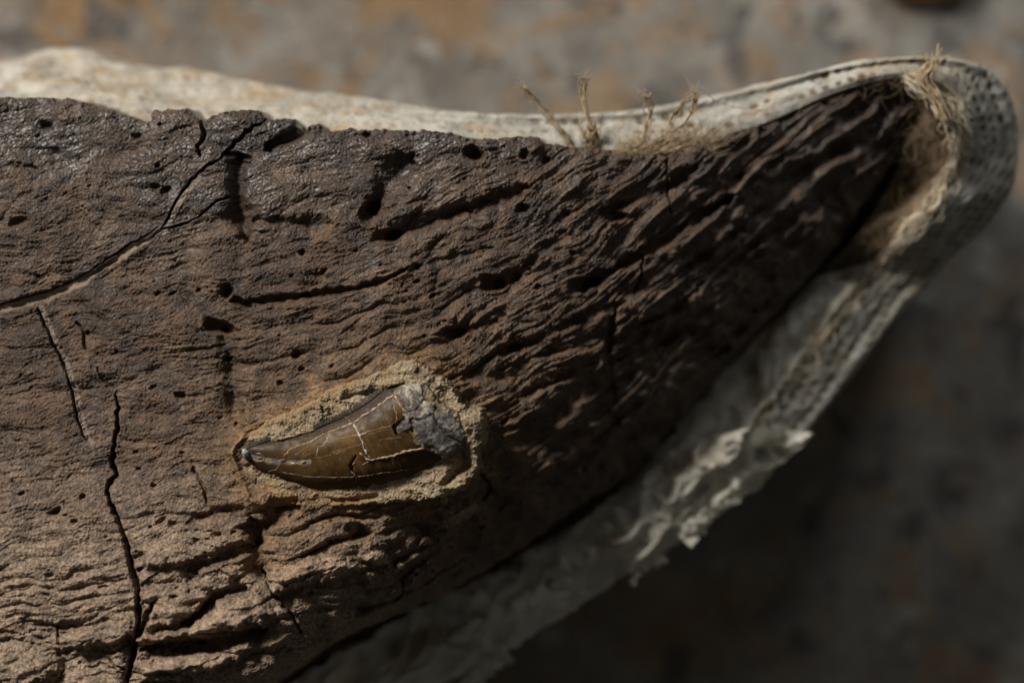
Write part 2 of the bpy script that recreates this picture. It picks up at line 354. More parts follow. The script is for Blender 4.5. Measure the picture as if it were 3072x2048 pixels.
# flow of the bone fibres: nearly level at the left, rising to the right
kx = np.arange(-600, 3300, 10); kk = 0.17 + 0.70 * np.asarray(ss(700, 2250, kx)); KI = np.cumsum(kk) * 10
W1 = noise(PX / 210, PY / 210, 5); W2 = noise(PX / 70, PY / 70, 6)
T = PY + np.interp(PX, kx, KI).astype(F) + 34 * W1 + 9 * W2
SX = PX * 1.0 + 40 * noise(PX / 160, PY / 160, 7)
right = ss(750, 2000, PX + 0.5 * (PY - 800)); low = ss(1450, 1800, PY) * ss(1500, 1200, PX)
topl = ss(900, 500, PY + 0.25 * PX)
D = 1.0 * fbm(PX / 430, PY / 430, 3, 11) + 1.35 * fbm(PX / 150, PY / 105, 3, 12)
def ridged(n): return 1 - 2 * np.abs(n)
rn = noise(SX / 430, T / 88, 21) + 0.10 * noise(PX / 40, PY / 40, 13); fan = ss(1350, 2050, PX + 0.3 * (PY - 700)); r1 = ridged(rn) * fan + (0.62 - 1.25 * np.exp(-np.abs(rn) * 6.5)) * (1 - fan); r2 = ridged(noise(SX / 230, T / 36, 22) + 0.10 * noise(PX / 24, PY / 24, 14))
br = ss(-0.30, 0.30, fbm(PX / 170, PY / 150, 2, 23)); br2 = ss(-0.3, 0.35, fbm(PX / 80, PY / 70, 2, 15))
D += (r1 - 0.3) * (0.36 + 1.65 * right + 0.45 * low) * (0.30 + 0.70 * br)
D += (r2 - 0.3) * (0.12 + 0.42 * right + 0.28 * low) * (0.25 + 0.75 * br2)
D += noise(SX / 70, T / 16, 24) * (0.15 + 0.12 * right + 0.14 * low)
tq = (T + 9 * noise(PX / 45, PY / 45, 63) + 55 * noise(PX / 330, PY / 200, 64)) / 84; tf_ = tq - np.floor(tq)
tam = (hash2(np.floor(tq).astype(np.int32), np.floor(SX / 330 + 0.37 * np.floor(tq)).astype(np.int32), 65) % 100) / 100.0
led = (tf_ * ss(1.0, 0.78, tf_) - 0.4); lowm = ss(1560, 1760, PY + 0.12 * PX + 60 * W1) * ss(1350, 1050, PX) * ss(250, 450, PX) * ss(40, 160, SD)
segm = noise(SX / 120, np.floor(tq) * 7.3, 66)
D += led * lowm * ss(-0.1, 0.4, segm) * (0.5 + 2.2 * tam)
fib = noise(SX / 48, T / 7.5, 25)
D += fib * (0.125 * (1 - 0.6 * topl) * (1 - 0.15 * right)) * (0.3 + 0.9 * br2)
D += ridged(noise(SX / 40 + 3, T / 11, 29)) * 0.06 * (1 - 0.7 * topl)
D += fbm(PX / 26, PY / 24, 3, 26, 0.65) * (0.13 + 0.15 * topl + 0.10 * low) * (0.4 + 1.1 * br2) * (1 - 0.4 * right)
D += ridged(noise(PX / 15, PY / 13, 16)) * 0.07 * (0.3 + br)
D += noise(PX / 6.5, PY / 6.5, 28) * 0.13
lump = noise(PX / 55, PY / 48, 27); D += lump * (0.16 + 0.40 * ss(120, 20, SD))
TAN = np.clip(ss(1150, 1800, PY - 0.10 * PX + 60 * W1) * ss(1500, 900, PX - 0.2 * (PY - 1500)), 0, 1) * 0.68 + 0.10 * ss(-0.1, 0.4, W1)
ORA = np.zeros_like(D); PALE = np.zeros_like(D)
GLO = np.clip(ss(820, 420, PY + 0.25 * np.abs(PX - 700)) + 0.35 * ss(1000, 500, PY), 0, 1)
CR = np.zeros_like(D)                              # cut depth of pits and cracks
def groove(pts, wid, dep, sharp=2.0, jag=4.0, soft=False):
    """trough along a line, wid = half-width px (number or start,end), dep mm"""
    pts = smooth_poly(pts, 4); xs, ys = pts[:, 0], pts[:, 1]
    LEN = float(np.linalg.norm(np.diff(pts, axis=0), axis=1).sum())
    s = win(xs.min() - 60, ys.min() - 60, xs.max() + 60, ys.max() + 60)
    d, t, side = segdist(PX[s] + jag * noise(PX[s] / 22, PY[s] / 22, 31), PY[s] + jag * noise(PX[s] / 22, PY[s] / 22, 32), pts)
    wv = wid if not isinstance(wid, tuple) else wid[0] + (wid[1] - wid[0]) * t
    wv = wv * (0.75 + 0.5 * noise(t * LEN / 62, t * 0 + 3.3, int(abs(xs[0])) % 97)) * np.clip(np.minimum(t, 1 - t) * 12 + 0.25, 0, 1)
    sd_ = int(abs(xs[0] * 7 + ys[0])) % 911
    if sharp < 2.9 and not soft: wv = wv * 1.25; d = d * (1 + 0.35 * noise(PX[s] / 11, PY[s] / 11, 33))
    prof = np.exp(-(d / np.maximum(wv, 0.5)) ** sharp) if not soft else np.exp(-(d / np.maximum(wv, 0.5)) ** 2)
    if sharp < 2.9: prof = prof * np.clip(0.62 + 0.75 * noise(t * LEN / 85, t * 0 + 1.7, sd_), 0.12, 1.1)
    D[s] -= dep * prof
    CR[s] = np.maximum(CR[s], prof)
    return s, d, t, side, wv
def pit(x, y, a, b, ang, dep):
    s = win(x - a, y - a, x + a, y + a)
    c, sn = math.cos(math.radians(ang)), math.sin(math.radians(ang))
    ex = PX[s] - x + 2 * W2[s]; ey = PY[s] - y
    u = (ex * c - ey * sn) / a; v = (ex * sn + ey * c) / b
    u = u + 0.30 * noise(PX[s] / (a * 1.1), PY[s] / (a * 1.1), 35) + 0.25 * v * v; v = v + 0.30 * noise(PX[s] / (a * 1.1), PY[s] / (a * 1.1), 36)
    D[s] -= dep * (0.72 * np.exp(-(u * u + v * v) ** 1.7) + 0.28 * np.exp(-(u * u + v * v) / 2.2))
    D[s] += 0.12 * dep * np.exp(-((np.sqrt(u * u + v * v) - 1.35) / 0.3) ** 2)
# pits copied from the bone
for (x, y, a, b, an, dp) in [(135, 376, 20, 12, 0, 1.6), (1425, 462, 26, 18, -20, 3), (1110, 636, 34, 26, 60, 3.0), (1165, 706, 42, 17, 8, 2.6), (1485, 850, 36, 22, 0, 3.2), (1755, 852, 44, 17, 12, 2.6), (1360, 1000, 36, 17, 10, 2.2), (1530, 1046, 34, 16, 15, 2.2), (680, 872, 18, 20, 30, 2.4), (722, 908, 30, 12, -20, 2.6), (668, 985, 42, 18, -15, 2.8), (1075, 1598, 30, 24, 0, 3.0), (540, 1187, 14, 12, 0, 1.4), (1850, 650, 34, 16, 0, 2.4), (888, 1062, 12, 14, 0, 1.5), (905, 1107, 8, 7, 0, 1.0), (840, 1150, 9, 8, 0, 1.0), (712, 466, 38, 10, -10, 2.2), (410, 410, 15, 11, 0, 1.2), (465, 560, 12, 11, 0, 1.1), (60, 665, 26, 14, 10, 1.5), (1575, 465, 14, 15, 0, 1.8), (1640, 480, 11, 12, 0, 1.2), (1570, 625, 20, 12, 0, 1.6), (1100, 403, 9, 8, 0, 1.2), (2290, 395, 12, 13, 0, 1.5), (2480, 300, 12, 14, 0, 1.5), (590, 1620, 10, 8, 0, 1.0), (520, 1575, 14, 10, 0, 1.1), (1615, 860, 10, 10, 0, 1.1), (1720, 760, 10, 8, 0, 1.0), (1700, 640, 12, 10, 0, 1.2), (570, 1750, 10, 22, 15, 1.3), (250, 1490, 9, 8, 0, 1), (460, 1458, 9, 8, 0, 1), (150, 1725, 12, 7, 10, 1), (310, 1762, 18, 6, 10, 1)]:
    pit(x, y, a, b, an, dp)
rng = np.random.default_rng(7)
for _ in range(620):                                # vascular pores
    x = rng.uniform(-380, 2300); y = rng.uniform(300, 2040)
    if x > 1500 and rng.random() < 0.35: continue
    if float(fbm(np.array([x / 170], F), np.array([y / 130], F), 2, 77)[0]) < rng.uniform(-0.25, 0.35): continue
    r = float(np.clip(rng.lognormal(1.35, 0.40), 2.8, 9.5)); pit(x, y, r * rng.uniform(1.0, 2.1), r, rng.uniform(5, 40) if x < 1300 else rng.uniform(20, 60), (0.30 + 0.15 * r) * rng.uniform(0.5, 1.3))
# troughs and sutures
groove([(716, 470), (708, 560), (718, 640), (740, 722)], 36, 3.1, 3, 4, True)
groove([(795, 448), (830, 425), (880, 408), (925, 385)], 19, 2.6, 3, 3)
groove([(735, 905), (820, 900), (960, 880), (1080, 862), (1170, 832), (1230, 800)], (15, 9), 1.9, 2.95, 5)
groove([(1230, 470), (1180, 540), (1140, 585), (1110, 640)], 48, 2.8, 3, 6, True)
groove([(1000, 670), (880, 668), (760, 660)], 26, 1.2, 3, 6, True)
groove([(1165, 708), (1250, 672), (1400, 625), (1520, 590), (1580, 560)], (34, 22), 1.9, 3, 9, True)
groove([(668, 985), (688, 1070), (692, 1150), (704, 1230), (735, 1260)], (36, 24), 1.5, 3, 6, True)
groove([(540, 1190), (600, 1188), (640, 1170)], 9, 0.7, 2, 5)
groove([(1570, 800), (1640, 740), (1700, 690)], (10, 16), 1.6, 2, 5)
groove([(1485, 850), (1560, 830)], 22, 1.2, 2, 5, True)
groove([(1755, 852), (1830, 815), (1950, 745), (2080, 660), (2200, 590)], (22, 18), 2.6, 2.95, 6)
groove([(1340, 965), (1300, 985), (1420, 985), (1520, 945)], 16, 1.2, 2, 6)
groove([(1530, 1048), (1620, 1015), (1740, 955), (1880, 905)], (14, 12), 1.5, 2, 6)
groove([(1500, 1110), (1640, 1060), (1760, 1040)], 9, 1.1, 2, 6)
groove([(1560, 1190), (1700, 1130), (1780, 1090)], 14, 1.6, 2, 6)
groove([(1390, 1140), (1480, 1130), (1560, 1130)], 20, 1.2, 2, 6, True)
groove([(1850, 1080), (1950, 1045), (2040, 1000)], 14, 1.9, 2, 6)
groove([(1900, 980), (2020, 930), (2110, 850)], 12, 1.8, 2, 6)
groove([(1800, 640), (1900, 600), (2000, 560), (2090, 500)], 13, 1.6, 2, 6)
groove([(1980, 700), (2120, 600), (2230, 520)], 11, 1.7, 2, 6)
groove([(2060, 800), (2180, 720), (2320, 600)], 12, 1.8, 2, 6)
groove([(2180, 620), (2290, 520), (2400, 440)], 10, 1.4, 2, 6)
groove([(1290, 790), (1250, 800), (1330, 780), (1480, 740)], 10, 0.9, 2, 6)
groove([(560, 1570), (640, 1540), (730, 1520)], 12, 1.4, 2, 5)
groove([(752, 1560), (766, 1620), (768, 1680), (790, 1735)], 34, 3.4, 3, 6, True)
groove([(768, 1640), (795, 1580), (840, 1535), (905, 1512)], 34, 2.6, 3, 6, True)
groove([(1270, 1600), (1290, 1570), (1310, 1540)], 24, 3.0, 2.4, 5)
groove([(560, 1712), (660, 1678), (755, 1640)], 20, 2.0, 3, 6, True)
groove([(545, 1880), (600, 1840), (640, 1790), (740, 1765)], 19, 2.6, 3, 7, True)
groove([(420, 1952), (520, 1938), (640, 1930), (790, 1893)], (18, 24), 3.0, 3, 8, True)
groove([(60, 1860), (140, 1875), (260, 1880), (370, 1890)], 13, 1.4, 2, 6)
groove([(190, 1960), (260, 1950), (340, 1955)], 26, 1.8, 2, 6, True)
groove([(-100, 830), (30, 620), (100, 575)], 8, 0.5, 2, 6)
groove([(0, 505), (60, 500), (110, 505)], 9, 0.8, 2, 5)
groove([(-100, 1470), (0, 1425), (60, 1470), (150, 1500), (250, 1540)], 15, 0.7, 2, 6, True)
# raised, broken slabs along the lower shoulder
SLABS = [[(395, 1925), (470, 1900), (560, 1880), (610, 1858), (640, 1825), (690, 1795), (770, 1772), (800, 1800), (822, 1838), (780, 1872), (700, 1886), (640, 1905), (520, 1912)],
         [(420, 1990), (480, 1972), (520, 1958), (610, 1962), (700, 1942), (752, 1925), (748, 1962), (650, 2006), (520, 2036), (420, 2044)],
         [(806, 1690), (880, 1676), (960, 1668), (1010, 1664), (1055, 1680), (1110, 1700), (1060, 1718), (960, 1748), (880, 1772), (820, 1782), (796, 1740)],
         [(1085, 1650), (1110, 1628), (1160, 1640), (1164, 1672), (1178, 1690), (1150, 1700), (1100, 1684)],
         [(1320, 1570), (1350, 1520), (1420, 1500), (1440, 1520), (1400, 1560), (1340, 1588)],
         [(880, 1830), (935, 1812), (945, 1830), (910, 1850), (880, 1852)],
         [(1265, 1612), (1285, 1602), (1296, 1622), (1280, 1636), (1262, 1630)],
         [(432, 1775), (560, 1735), (640, 1702), (756, 1662), (772, 1735), (700, 1762), (625, 1790), (590, 1835), (535, 1872), (432, 1885)],
         [(420, 1640), (520, 1592), (600, 1582), (700, 1602), (738, 1622), (640, 1658), (560, 1688), (440, 1706)],
         [(-300, 1905), (60, 1908), (125, 1930), (172, 1975), (182, 2010), (100, 2050), (-300, 2090)],
         [(205, 2000), (300, 1985), (360, 2000), (368, 2060), (300, 2110), (180, 2100)],
         [(205, 1905), (260, 1866), (330, 1845), (392, 1852), (388, 1896), (340, 1935), (225, 1942)]]
SLABH = [4.6, 5.6, 4.0, 3.8, 2.6, 2.6, 2.6, 2.0, 1.5, 2.4, 2.2, 1.8]
for poly, h in zip(SLABS, SLABH):
    p = np.array(poly); s = win(p[:, 0].min(), p[:, 1].min(), p[:, 0].max(), p[:, 1].max())
    q = sdpoly(PX[s] + 9 * noise(PX[s] / 26, PY[s] / 26, 41) + 4 * noise(PX[s] / 9, PY[s] / 9, 43), PY[s] + 9 * noise(PX[s] / 26, PY[s] / 26, 42) + 4 * noise(PX[s] / 9, PY[s] / 9, 44), poly)
    D[s] += h * np.where(q > -6, 1 - np.exp(-(np.clip(q, -6, None) + 6) / 17), 0) * (0.8 + 0.35 * noise(PX[s] / 50, PY[s] / 40, 45)); TAN[s] = np.maximum(TAN[s], (1.0 if h > 2.45 else 0.82) * ss(-12, 16, q))
    D[s] += 0.022 * np.clip(PY[s] - p[:, 1].mean(), -60, 60) * ss(-2, 12, q)
# cracks
C1 = [(795, 356), (745, 395), (700, 432), (660, 474), (590, 522), (536, 590), (508, 648), (482, 690), (440, 722), (400, 742), (300, 808), (215, 858), (120, 892), (60, 910), (-60, 935), (-440, 990)]
C4 = [(112, 925), (150, 1010), (200, 1118), (224, 1215), (240, 1285), (262, 1330), (318, 1440)]
C5 = [(346, 1170), (352, 1270), (336, 1385), (346, 1425), (320, 1468), (346, 1545), (376, 1620), (392, 1700), (410, 1760), (413, 1850), (404, 1905), (396, 1960), (378, 2048), (360, 2150), (350, 2330)]
CT = [(2000, 455), (2004, 560), (2012, 640), (1975, 700), (1928, 760), (1924, 830), (1900, 882), (1848, 925), (1832, 1000), (1828, 1120), (1850, 1205), (1845, 1300), (1880, 1440)]
groove(C1[:8], (5.5, 3.5), 2.4, 3, 5)
s, d, t, side, wv = groove(C1[7:], (12, 17), 0.9, 3, 5)
PALE[s] = np.maximum(PALE[s], np.exp(-(d / (wv * 1.0 + 1)) ** 4) * 0.95)
off = [(x - 9, y - 11) for (x, y) in C1[7:]]
groove(off, 2.8, 1.0, 3, 4)
s, d, t, side, wv = groove([(x + 9, y + 8) for x, y in C1[4:8]], 6, 0.0, 3, 3); PALE[s] = np.maximum(PALE[s], 0.9 * np.exp(-(d / 7) ** 4))
groove([(484, 690), (560, 668), (600, 645), (645, 608), (690, 588)], (4, 2.5), 1.6, 3, 3)
groove([(600, 345), (603, 372), (612, 400), (604, 425), (592, 440), (602, 472)], (8, 3), 2.2, 3, 2)
s, d, t, side, wv = groove(C4[:6], (5.5, 3), 1.4, 3, 4)
s, d, t, side, wv = groove([(x + 11, y - 3) for x, y in C4[:6]], 6, 0.2, 3, 3); PALE[s] = np.maximum(PALE[s], 0.75 * np.exp(-(d / 8) ** 4))
s, d, t, side, wv = groove(C5, (5, 9), 3.6, 3, 7)
groove([(408, 1915), (440, 1850), (462, 1805)], (16, 9), 3.4, 3, 4)
groove([(378, 1900), (388, 1960), (392, 2048)], 26, 3.5, 2.5, 6)
groove([(778, 1705), (815, 1775), (850, 1815), (880, 1852), (905, 1900)], 6, 2.4, 3, 4)
groove(CT[:3], 3.5, 1.3, 3, 5); groove(CT[4:7], 4, 1.5, 3, 5); groove(CT[7:11], (12, 15), 2.0, 2.4, 7)
groove([(225, 965), (248, 990), (252, 1030), (262, 1050)], 4, 1.0, 3, 3)
groove([(290, 1100), (310, 1140), (335, 1160)], 4, 0.8, 3, 3)
groove([(575, 1400), (600, 1440), (615, 1470), (618, 1510)], 5, 1.0, 3, 4)
groove([(-120, 1885), (60, 1902), (130, 1925), (178, 1965), (192, 2010), (150, 2060)], 6, 1.2, 2.6, 6)
groove([(165, 1870), (172, 1920), (185, 1945)], 3.5, 1.0, 3, 3); groove([(320, 1975), (350, 1998), (372, 2010)], 3.5, 1.0, 3, 3)
groove([(1440, 1420), (1470, 1460), (1450, 1500)], 6, 1.6, 3, 4)
groove([(1190, 1800), (1210, 1770), (1205, 1740)], 5, 1.2, 3, 4)
# rust-coloured sediment smeared round the block that holds the tooth
BLK = [(715, 1325), (726, 1314), (800, 1262), (885, 1225), (960, 1192), (975, 1170), (1070, 1138), (1155, 1110), (1174, 1098), (1220, 1080), (1258, 1086), (1289, 1114), (1330, 1136), (1364, 1168), (1381, 1207), (1407, 1222), (1452, 1236), (1459, 1283), (1452, 1326), (1438, 1354), (1440, 1402), (1404, 1448), (1388, 1466), (1327, 1491), (1250, 1502), (1136, 1512), (1010, 1520), (906, 1519), (830, 1500), (757, 1488), (730, 1430), (711, 1385), (701, 1352)]
s = win(400, 850, 1750, 1850)
q = -sdpoly(PX[s] + 30 * noise(PX[s] / 90, PY[s] / 90, 51), PY[s] + 30 * noise(PX[s] / 90, PY[s] / 90, 52), BLK)
ORA[s] = np.clip(np.exp(-np.maximum(q, 0) / 75) * (0.85 + 0.6 * noise(PX[s] / 60, PY[s] / 60, 53)), 0, 0.95)
ORA[s] = np.maximum(ORA[s], 0.5 * np.exp(-((PX[s] - 830) / 160) ** 2 - ((PY[s] - 1640) / 120) ** 2))
ORA[s] = np.maximum(ORA[s], 0.9 * np.exp(-(segdist(PX[s], PY[s], [(1150, 1035), (1160, 1070), (1178, 1100)])[0] / 13) ** 2))
lip = np.exp(-(segdist(PX[s] + 4 * W2[s], PY[s] + 4 * W1[s], [(735, 1306), (712, 1330), (698, 1352), (708, 1388), (726, 1432), (750, 1492), (790, 1512)])[0] / 8) ** 2)
ORA[s] = np.maximum(ORA[s], lip); D[s] += 0.9 * lip
D[s] += 1.0 * np.exp(-np.maximum(q, 0) / 30) * ss(1480, 1300, PX[s])          # sediment heaped against the block
ORA = np.maximum(ORA, 0.35 * ss(0.25, 0.6, fbm(PX / 130, PY / 130, 3, 54)))
TAN *= (1 - 0.5 * np.clip(CR, 0, 1)); D = np.maximum(D, -8)
# rim: rounded shoulder, then a wall down inside the jacket
edge = np.clip(SD, -60, 60)
Zb = zm + D - 1.6 * np.exp(-np.clip(SD, 0, None) / 13) * (1 + 0.5 * lump)
Zb = np.where(SD < 0, Zb + np.maximum(SD * 1.15, -24 + 0 * SD), Zb)
BP = np.stack([(GX - 1536) * S, (1024 - GY) * S, Zb], -1)
BN = -grid_normals(BP).reshape(-1, 3); BN = np.where(BN[:, 2:3] < 0, -BN, BN)
keep = SD > -24
nyb, nxb = GX.shape
FQ = grid_faces(nyb, nxb)[:, ::-1]; FQ = FQ[keep.ravel()[FQ].all(1)]
cxy = np.stack([PX.ravel()[FQ].mean(1), PY.ravel()[FQ].mean(1)], 1)
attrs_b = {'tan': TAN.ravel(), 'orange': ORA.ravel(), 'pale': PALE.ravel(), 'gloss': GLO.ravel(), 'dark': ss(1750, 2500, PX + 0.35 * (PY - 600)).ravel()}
REG = [('upper left bone fragment above the long diagonal crack', [(-900, -200), (795, -200)] + C1 + [(-900, 990)]),
       ('left bone fragment between the two cracks', [(-900, 980), (-440, 990)] + C1[::-1][1:4] + C4 + C5[4:] + [(350, 3000), (-900, 3000)]),
       ('dark fibrous bone end running to the tip', [(2000, 100)] + CT + [(1900, 3000), (3600, 3000), (3600, 100)])]
reg = np.zeros(len(FQ), int)
for i, (lb, poly) in enumerate(REG): reg[sdpoly(cxy[:, 0].astype(F), cxy[:, 1].astype(F), poly) > 0] = i + 1
for i, poly in enumerate(SLABS): reg[sdpoly(cxy[:, 0].astype(F), cxy[:, 1].astype(F), poly) > -4] = 10 + i
jaw = empty('fossil_jawbone', (at(1100, 1000, 60)))
tag(jaw, 'dark brown cracked fossil jawbone filling the plaster jacket', 'fossil bone')
for rid in np.unique(reg):
    V, Q, A, N = compact(BP.reshape(-1, 3), FQ[reg == rid], attrs_b, BN)
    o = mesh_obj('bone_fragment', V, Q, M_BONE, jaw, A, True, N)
    if 1 <= rid <= 3: o['label'] = REG[rid - 1][0]
    elif rid == 0: o['label'] = 'main bone fragment round the tooth'
def bone_z(px, py):
    """height of the bone at photo points"""
    px = np.atleast_1d(np.asarray(px, F)); py = np.atleast_1d(np.asarray(py, F)); z = zmacro(px, py)
    k = (HC + Z0 - z) / HC
    j = np.clip(((1536 + (px - 1536) * k) - wx[0]) / STEP, 0, nxb - 1).astype(int); i = np.clip(((1024 + (py - 1024) * k) - wy[0]) / STEP, 0, nyb - 1).astype(int)
    return Zb[i, j]

# ------------------------------------------------------------------ generic relief piece with walls
def relief(name, poly, zf, step, mat, parent, attrf=None, wall=2.0, jag=(5, 20, 2, 8), seed=60, depth=6.0, grow=0.0):
    p = np.array(poly); x = np.arange(p[:, 0].min() - 14, p[:, 0].max() + 14, step, dtype=F); y = np.arange(p[:, 1].min() - 14, p[:, 1].max() + 14, step, dtype=F)
    X, Y = np.meshgrid(x, y)
    qx = X + jag[0] * noise(X / jag[1], Y / jag[1], seed) + jag[2] * noise(X / jag[3], Y / jag[3], seed + 1)
    qy = Y + jag[0] * noise(X / jag[1], Y / jag[1], seed + 2) + jag[2] * noise(X / jag[3], Y / jag[3], seed + 3)
    sd = sdpoly(qx, qy, poly) + grow; z = zf(X, Y, sd)
    z = np.where(sd < 0, z + np.maximum(sd * wall, -depth), z)
    wxm, wym, _ = at(X, Y, Z0 + 3.0)
    P = np.stack([wxm, wym, z], -1); N = grid_normals(P).reshape(-1, 3); N = np.where(N[:, 2:3] < 0, -N, N)
    K = (sd > -depth / wall - 2 * step).ravel(); Q = grid_faces(*X.shape)[:, ::-1]; Q = Q[K[Q].all(1)]
    A = {k: v.ravel() for k, v in (attrf(X, Y, sd) if attrf else {}).items()}
    V, Q, A, N = compact(P.reshape(-1, 3), Q, A, N)
    return mesh_obj(name, V, Q, mat, parent, A, True, N)

# ------------------------------------------------------------------ tooth outline curves
UPE = [(726, 1352), (738, 1341), (753, 1333), (799, 1317), (868, 1302), (929, 1285), (983, 1264), (1040, 1238), (1098, 1203), (1136, 1172), (1166, 1149), (1216, 1133), (1262, 1126)]
LOE = [(726, 1352), (728, 1368), (745, 1384), (784, 1412), (837, 1436), (906, 1457), (983, 1467), (1074, 1465), (1174, 1448), (1250, 1424), (1339, 1379), (1384, 1345), (1410, 1318)]
NA, NV = 420, 150
U = resample(smooth_poly(UPE, 8), NA); L = resample(smooth_poly(LOE, 8), NA)
a = np.linspace(0, 1, NA)
wdt = np.linalg.norm(U - L, axis=1)
v = np.linspace(0, 1, NV - 2); v = 0.5 - 0.5 * np.cos(v * math.pi); v = np.r_[0, 0, 0.004, v[1:]] if NV == len(v) + 2 else v
prof = np.where(v < 0.42, 0.34 + 0.66 * np.sin(np.clip(v / 0.42, 0, 1) * math.pi / 2), (1 - np.clip((v - 0.42) / 0.58, 0, 1) ** 2.0) ** 0.62)
TB = 92.2
CX = U[:, None, 0] * (1 - v)[None, :] + L[:, None, 0] * v[None, :]
CY = U[:, None, 1] * (1 - v)[None, :] + L[:, None, 1] * v[None, :]
hgt = np.minimum(wdt * S * 0.34, 5.2) * (0.9 + 0.1 * a)
CZ = TB + hgt[:, None] * prof[None, :] - 0.3
CZ += 0.05 * noise(CX / 26, CY / 26, 71) + 0.10 * noise(CX / 90, CY / 90, 72)
def tooth_z(px, py):
    out = []
    for x, y in zip(np.atleast_1d(px), np.atleast_1d(py)):
        k = np.argmin((CX - x) ** 2 + (CY - y) ** 2); out.append(CZ.ravel()[k])
    return np.array(out)
# ------------------------------------------------------------------ sandstone block
ROOTB = [(1185, 1180), (1212, 1230), (1208, 1249), (1174, 1277), (1185, 1306), (1228, 1293), (1266, 1337), (1331, 1367)]
def block_z(X, Y, sd):
    z = 92.9 + 1.2 * fbm(X / 130, Y / 130, 3, 81) + 0.45 * fbm(X / 34, Y / 26, 3, 82) + 0.35 * ridged(noise(X / 60, Y / 36, 85)) + 0.16 * noise(X / 7, Y / 7, 83)
    z += 2.6 * np.exp(-((X - 1270) / 95) ** 2 - ((Y - 1130) / 60) ** 2) + 2.9 * np.exp(-((X - 1405) / 55) ** 2 - ((Y - 1275) / 75) ** 2)
    z += 0.9 * np.exp(-((X - 1340) / 60) ** 2 - ((Y - 1440) / 40) ** 2) * (1 + 0.8 * noise(X / 16, Y / 16, 84))
    z += 0.15 * np.exp(-(segdist(X, Y, UPE[3:11])[0] / 42) ** 2); z -= 0.8 * np.exp(-(segdist(X, Y, LOE[2:11])[0] / 34) ** 2); z -= 3.0 * ss(8, 24, sdpoly(X, Y, UPE[:-1] + LOE[::-1][:-1]))
    z -= 0.5 * ss(1400, 1500, Y) * ss(1300, 1100, X) + 1.9 * ss(860, 720, X)
    z -= 2.6 * np.exp(-(segdist(X, Y, [(1395, 1345), (1400, 1390), (1345, 1440)])[0] / 16) ** 2)
    z -= 0.8 * np.exp(-(segdist(X, Y, [(1030, 1195), (1060, 1185), (1098, 1180)])[0] / 7) ** 2) + 0.6 * np.exp(-(segdist(X, Y, [(966, 1222), (970, 1236)])[0] / 4) ** 2)
    z -= 1.3 * np.exp(-(((X - 1258) / 9) ** 2 + ((Y - 1113) / 12) ** 2)) + 1.2 * np.exp(-(((X - 1410) / 12) ** 2 + ((Y - 1300) / 14) ** 2))
    z -= 1.0 * np.exp(-(segdist(X, Y, [(850, 1500), (960, 1505), (1080, 1500), (1130, 1490)])[0] / 9) ** 2)
    return z + 0.5 - 1.2 * np.exp(-np.clip(sd, 0, None) / 5)
def block_a(X, Y, sd):
    d = np.clip(1.2 * ss(0.25, 0.6, fbm(X / 30, Y / 22, 3, 86)), 0, 0.85) * 0.6
    d = np.maximum(d, np.exp(-(((X - 1258) / 14) ** 2 + ((Y - 1113) / 14) ** 2)))
    return {'dirt': d, 'orange': np.clip(0.75 * np.exp(-np.clip(sd, 0, None) / 16) * ss(1250, 1000, X) + 0.55 * ss(1430, 1500, Y) * ss(1200, 900, X) + 0.35 * ss(0.1, 0.5, fbm(X / 70, Y / 70, 2, 87)), 0, 1)}
blk = relief('matrix_block', BLK, block_z, 1.7, M_MTX, None, block_a, 1.0, (6, 22, 3, 8), 88, 6.0)
tag(blk, 'tan sandy rock block on the jawbone in which the tooth is embedded', 'rock')
# ------------------------------------------------------------------ the tooth
tooth = empty('fossil_tooth', at(1060, 1300, 92))
tag(tooth, 'curved glossy brown serrated fossil tooth set in tan rock', 'tooth')
BASE = [(726, 1330)] + [(1216, 1128), (1185, 1178), (1200, 1205), (1214, 1232), (1208, 1249), (1172, 1277), (1186, 1306), (1200, 1300), (1228, 1293), (1248, 1316), (1266, 1337), (1300, 1340), (1331, 1367), (1345, 1378), (1330, 1480), (1000, 1600), (690, 1500), (690, 1340), (880, 1150)]
bsd = sdpoly(CX.astype(F), CY.astype(F), BASE)
STEPC = [(1068, 1368), (1050, 1396), (1056, 1410), (1070, 1425), (1072, 1445), (1078, 1470)]
sc_d, _, sc_s = segdist(CX.astype(F), CY.astype(F), STEPC)
CZ -= 0.45 * np.exp(-(sc_d / 3) ** 2) + 0.5 * np.exp(-(((CX - 1056) / 6) ** 2 + ((CY - 1402) / 10) ** 2) ** 2)
low_d, _, low_s = segdist(CX.astype(F), CY.astype(F), [(1068, 1372), (1112, 1378), (1212, 1356), (1266, 1340), (1331, 1367)])
CZ -= 0.12 * ss(-2, 8, low_d * low_s) * ss(1040, 1080, CX)
wear = ss(-0.55, 0.0, fbm(CX / 22, CY / 14, 3, 92) + 0.5 * np.exp(-((CX - 740) / 25) ** 2)) * np.exp(-(segdist(CX.astype(F), CY.astype(F), [(735, 1366), (770, 1372), (830, 1382), (925, 1384)])[0] / (9 + 4 * noise(CX / 20, CY / 20, 91))) ** 4)
CZ -= 0.22 * wear
wxm, wym, _ = at(CX, CY, CZ)
P = np.stack([wxm, wym, CZ], -1)
Q = grid_faces(NA, NV); Q = Q[(bsd.ravel()[Q] > 0).any(1)]
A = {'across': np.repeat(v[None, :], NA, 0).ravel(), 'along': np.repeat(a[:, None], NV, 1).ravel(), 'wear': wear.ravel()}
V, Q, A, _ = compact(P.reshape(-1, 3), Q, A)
mesh_obj('crown', V, Q, M_ENAMEL, tooth, A)
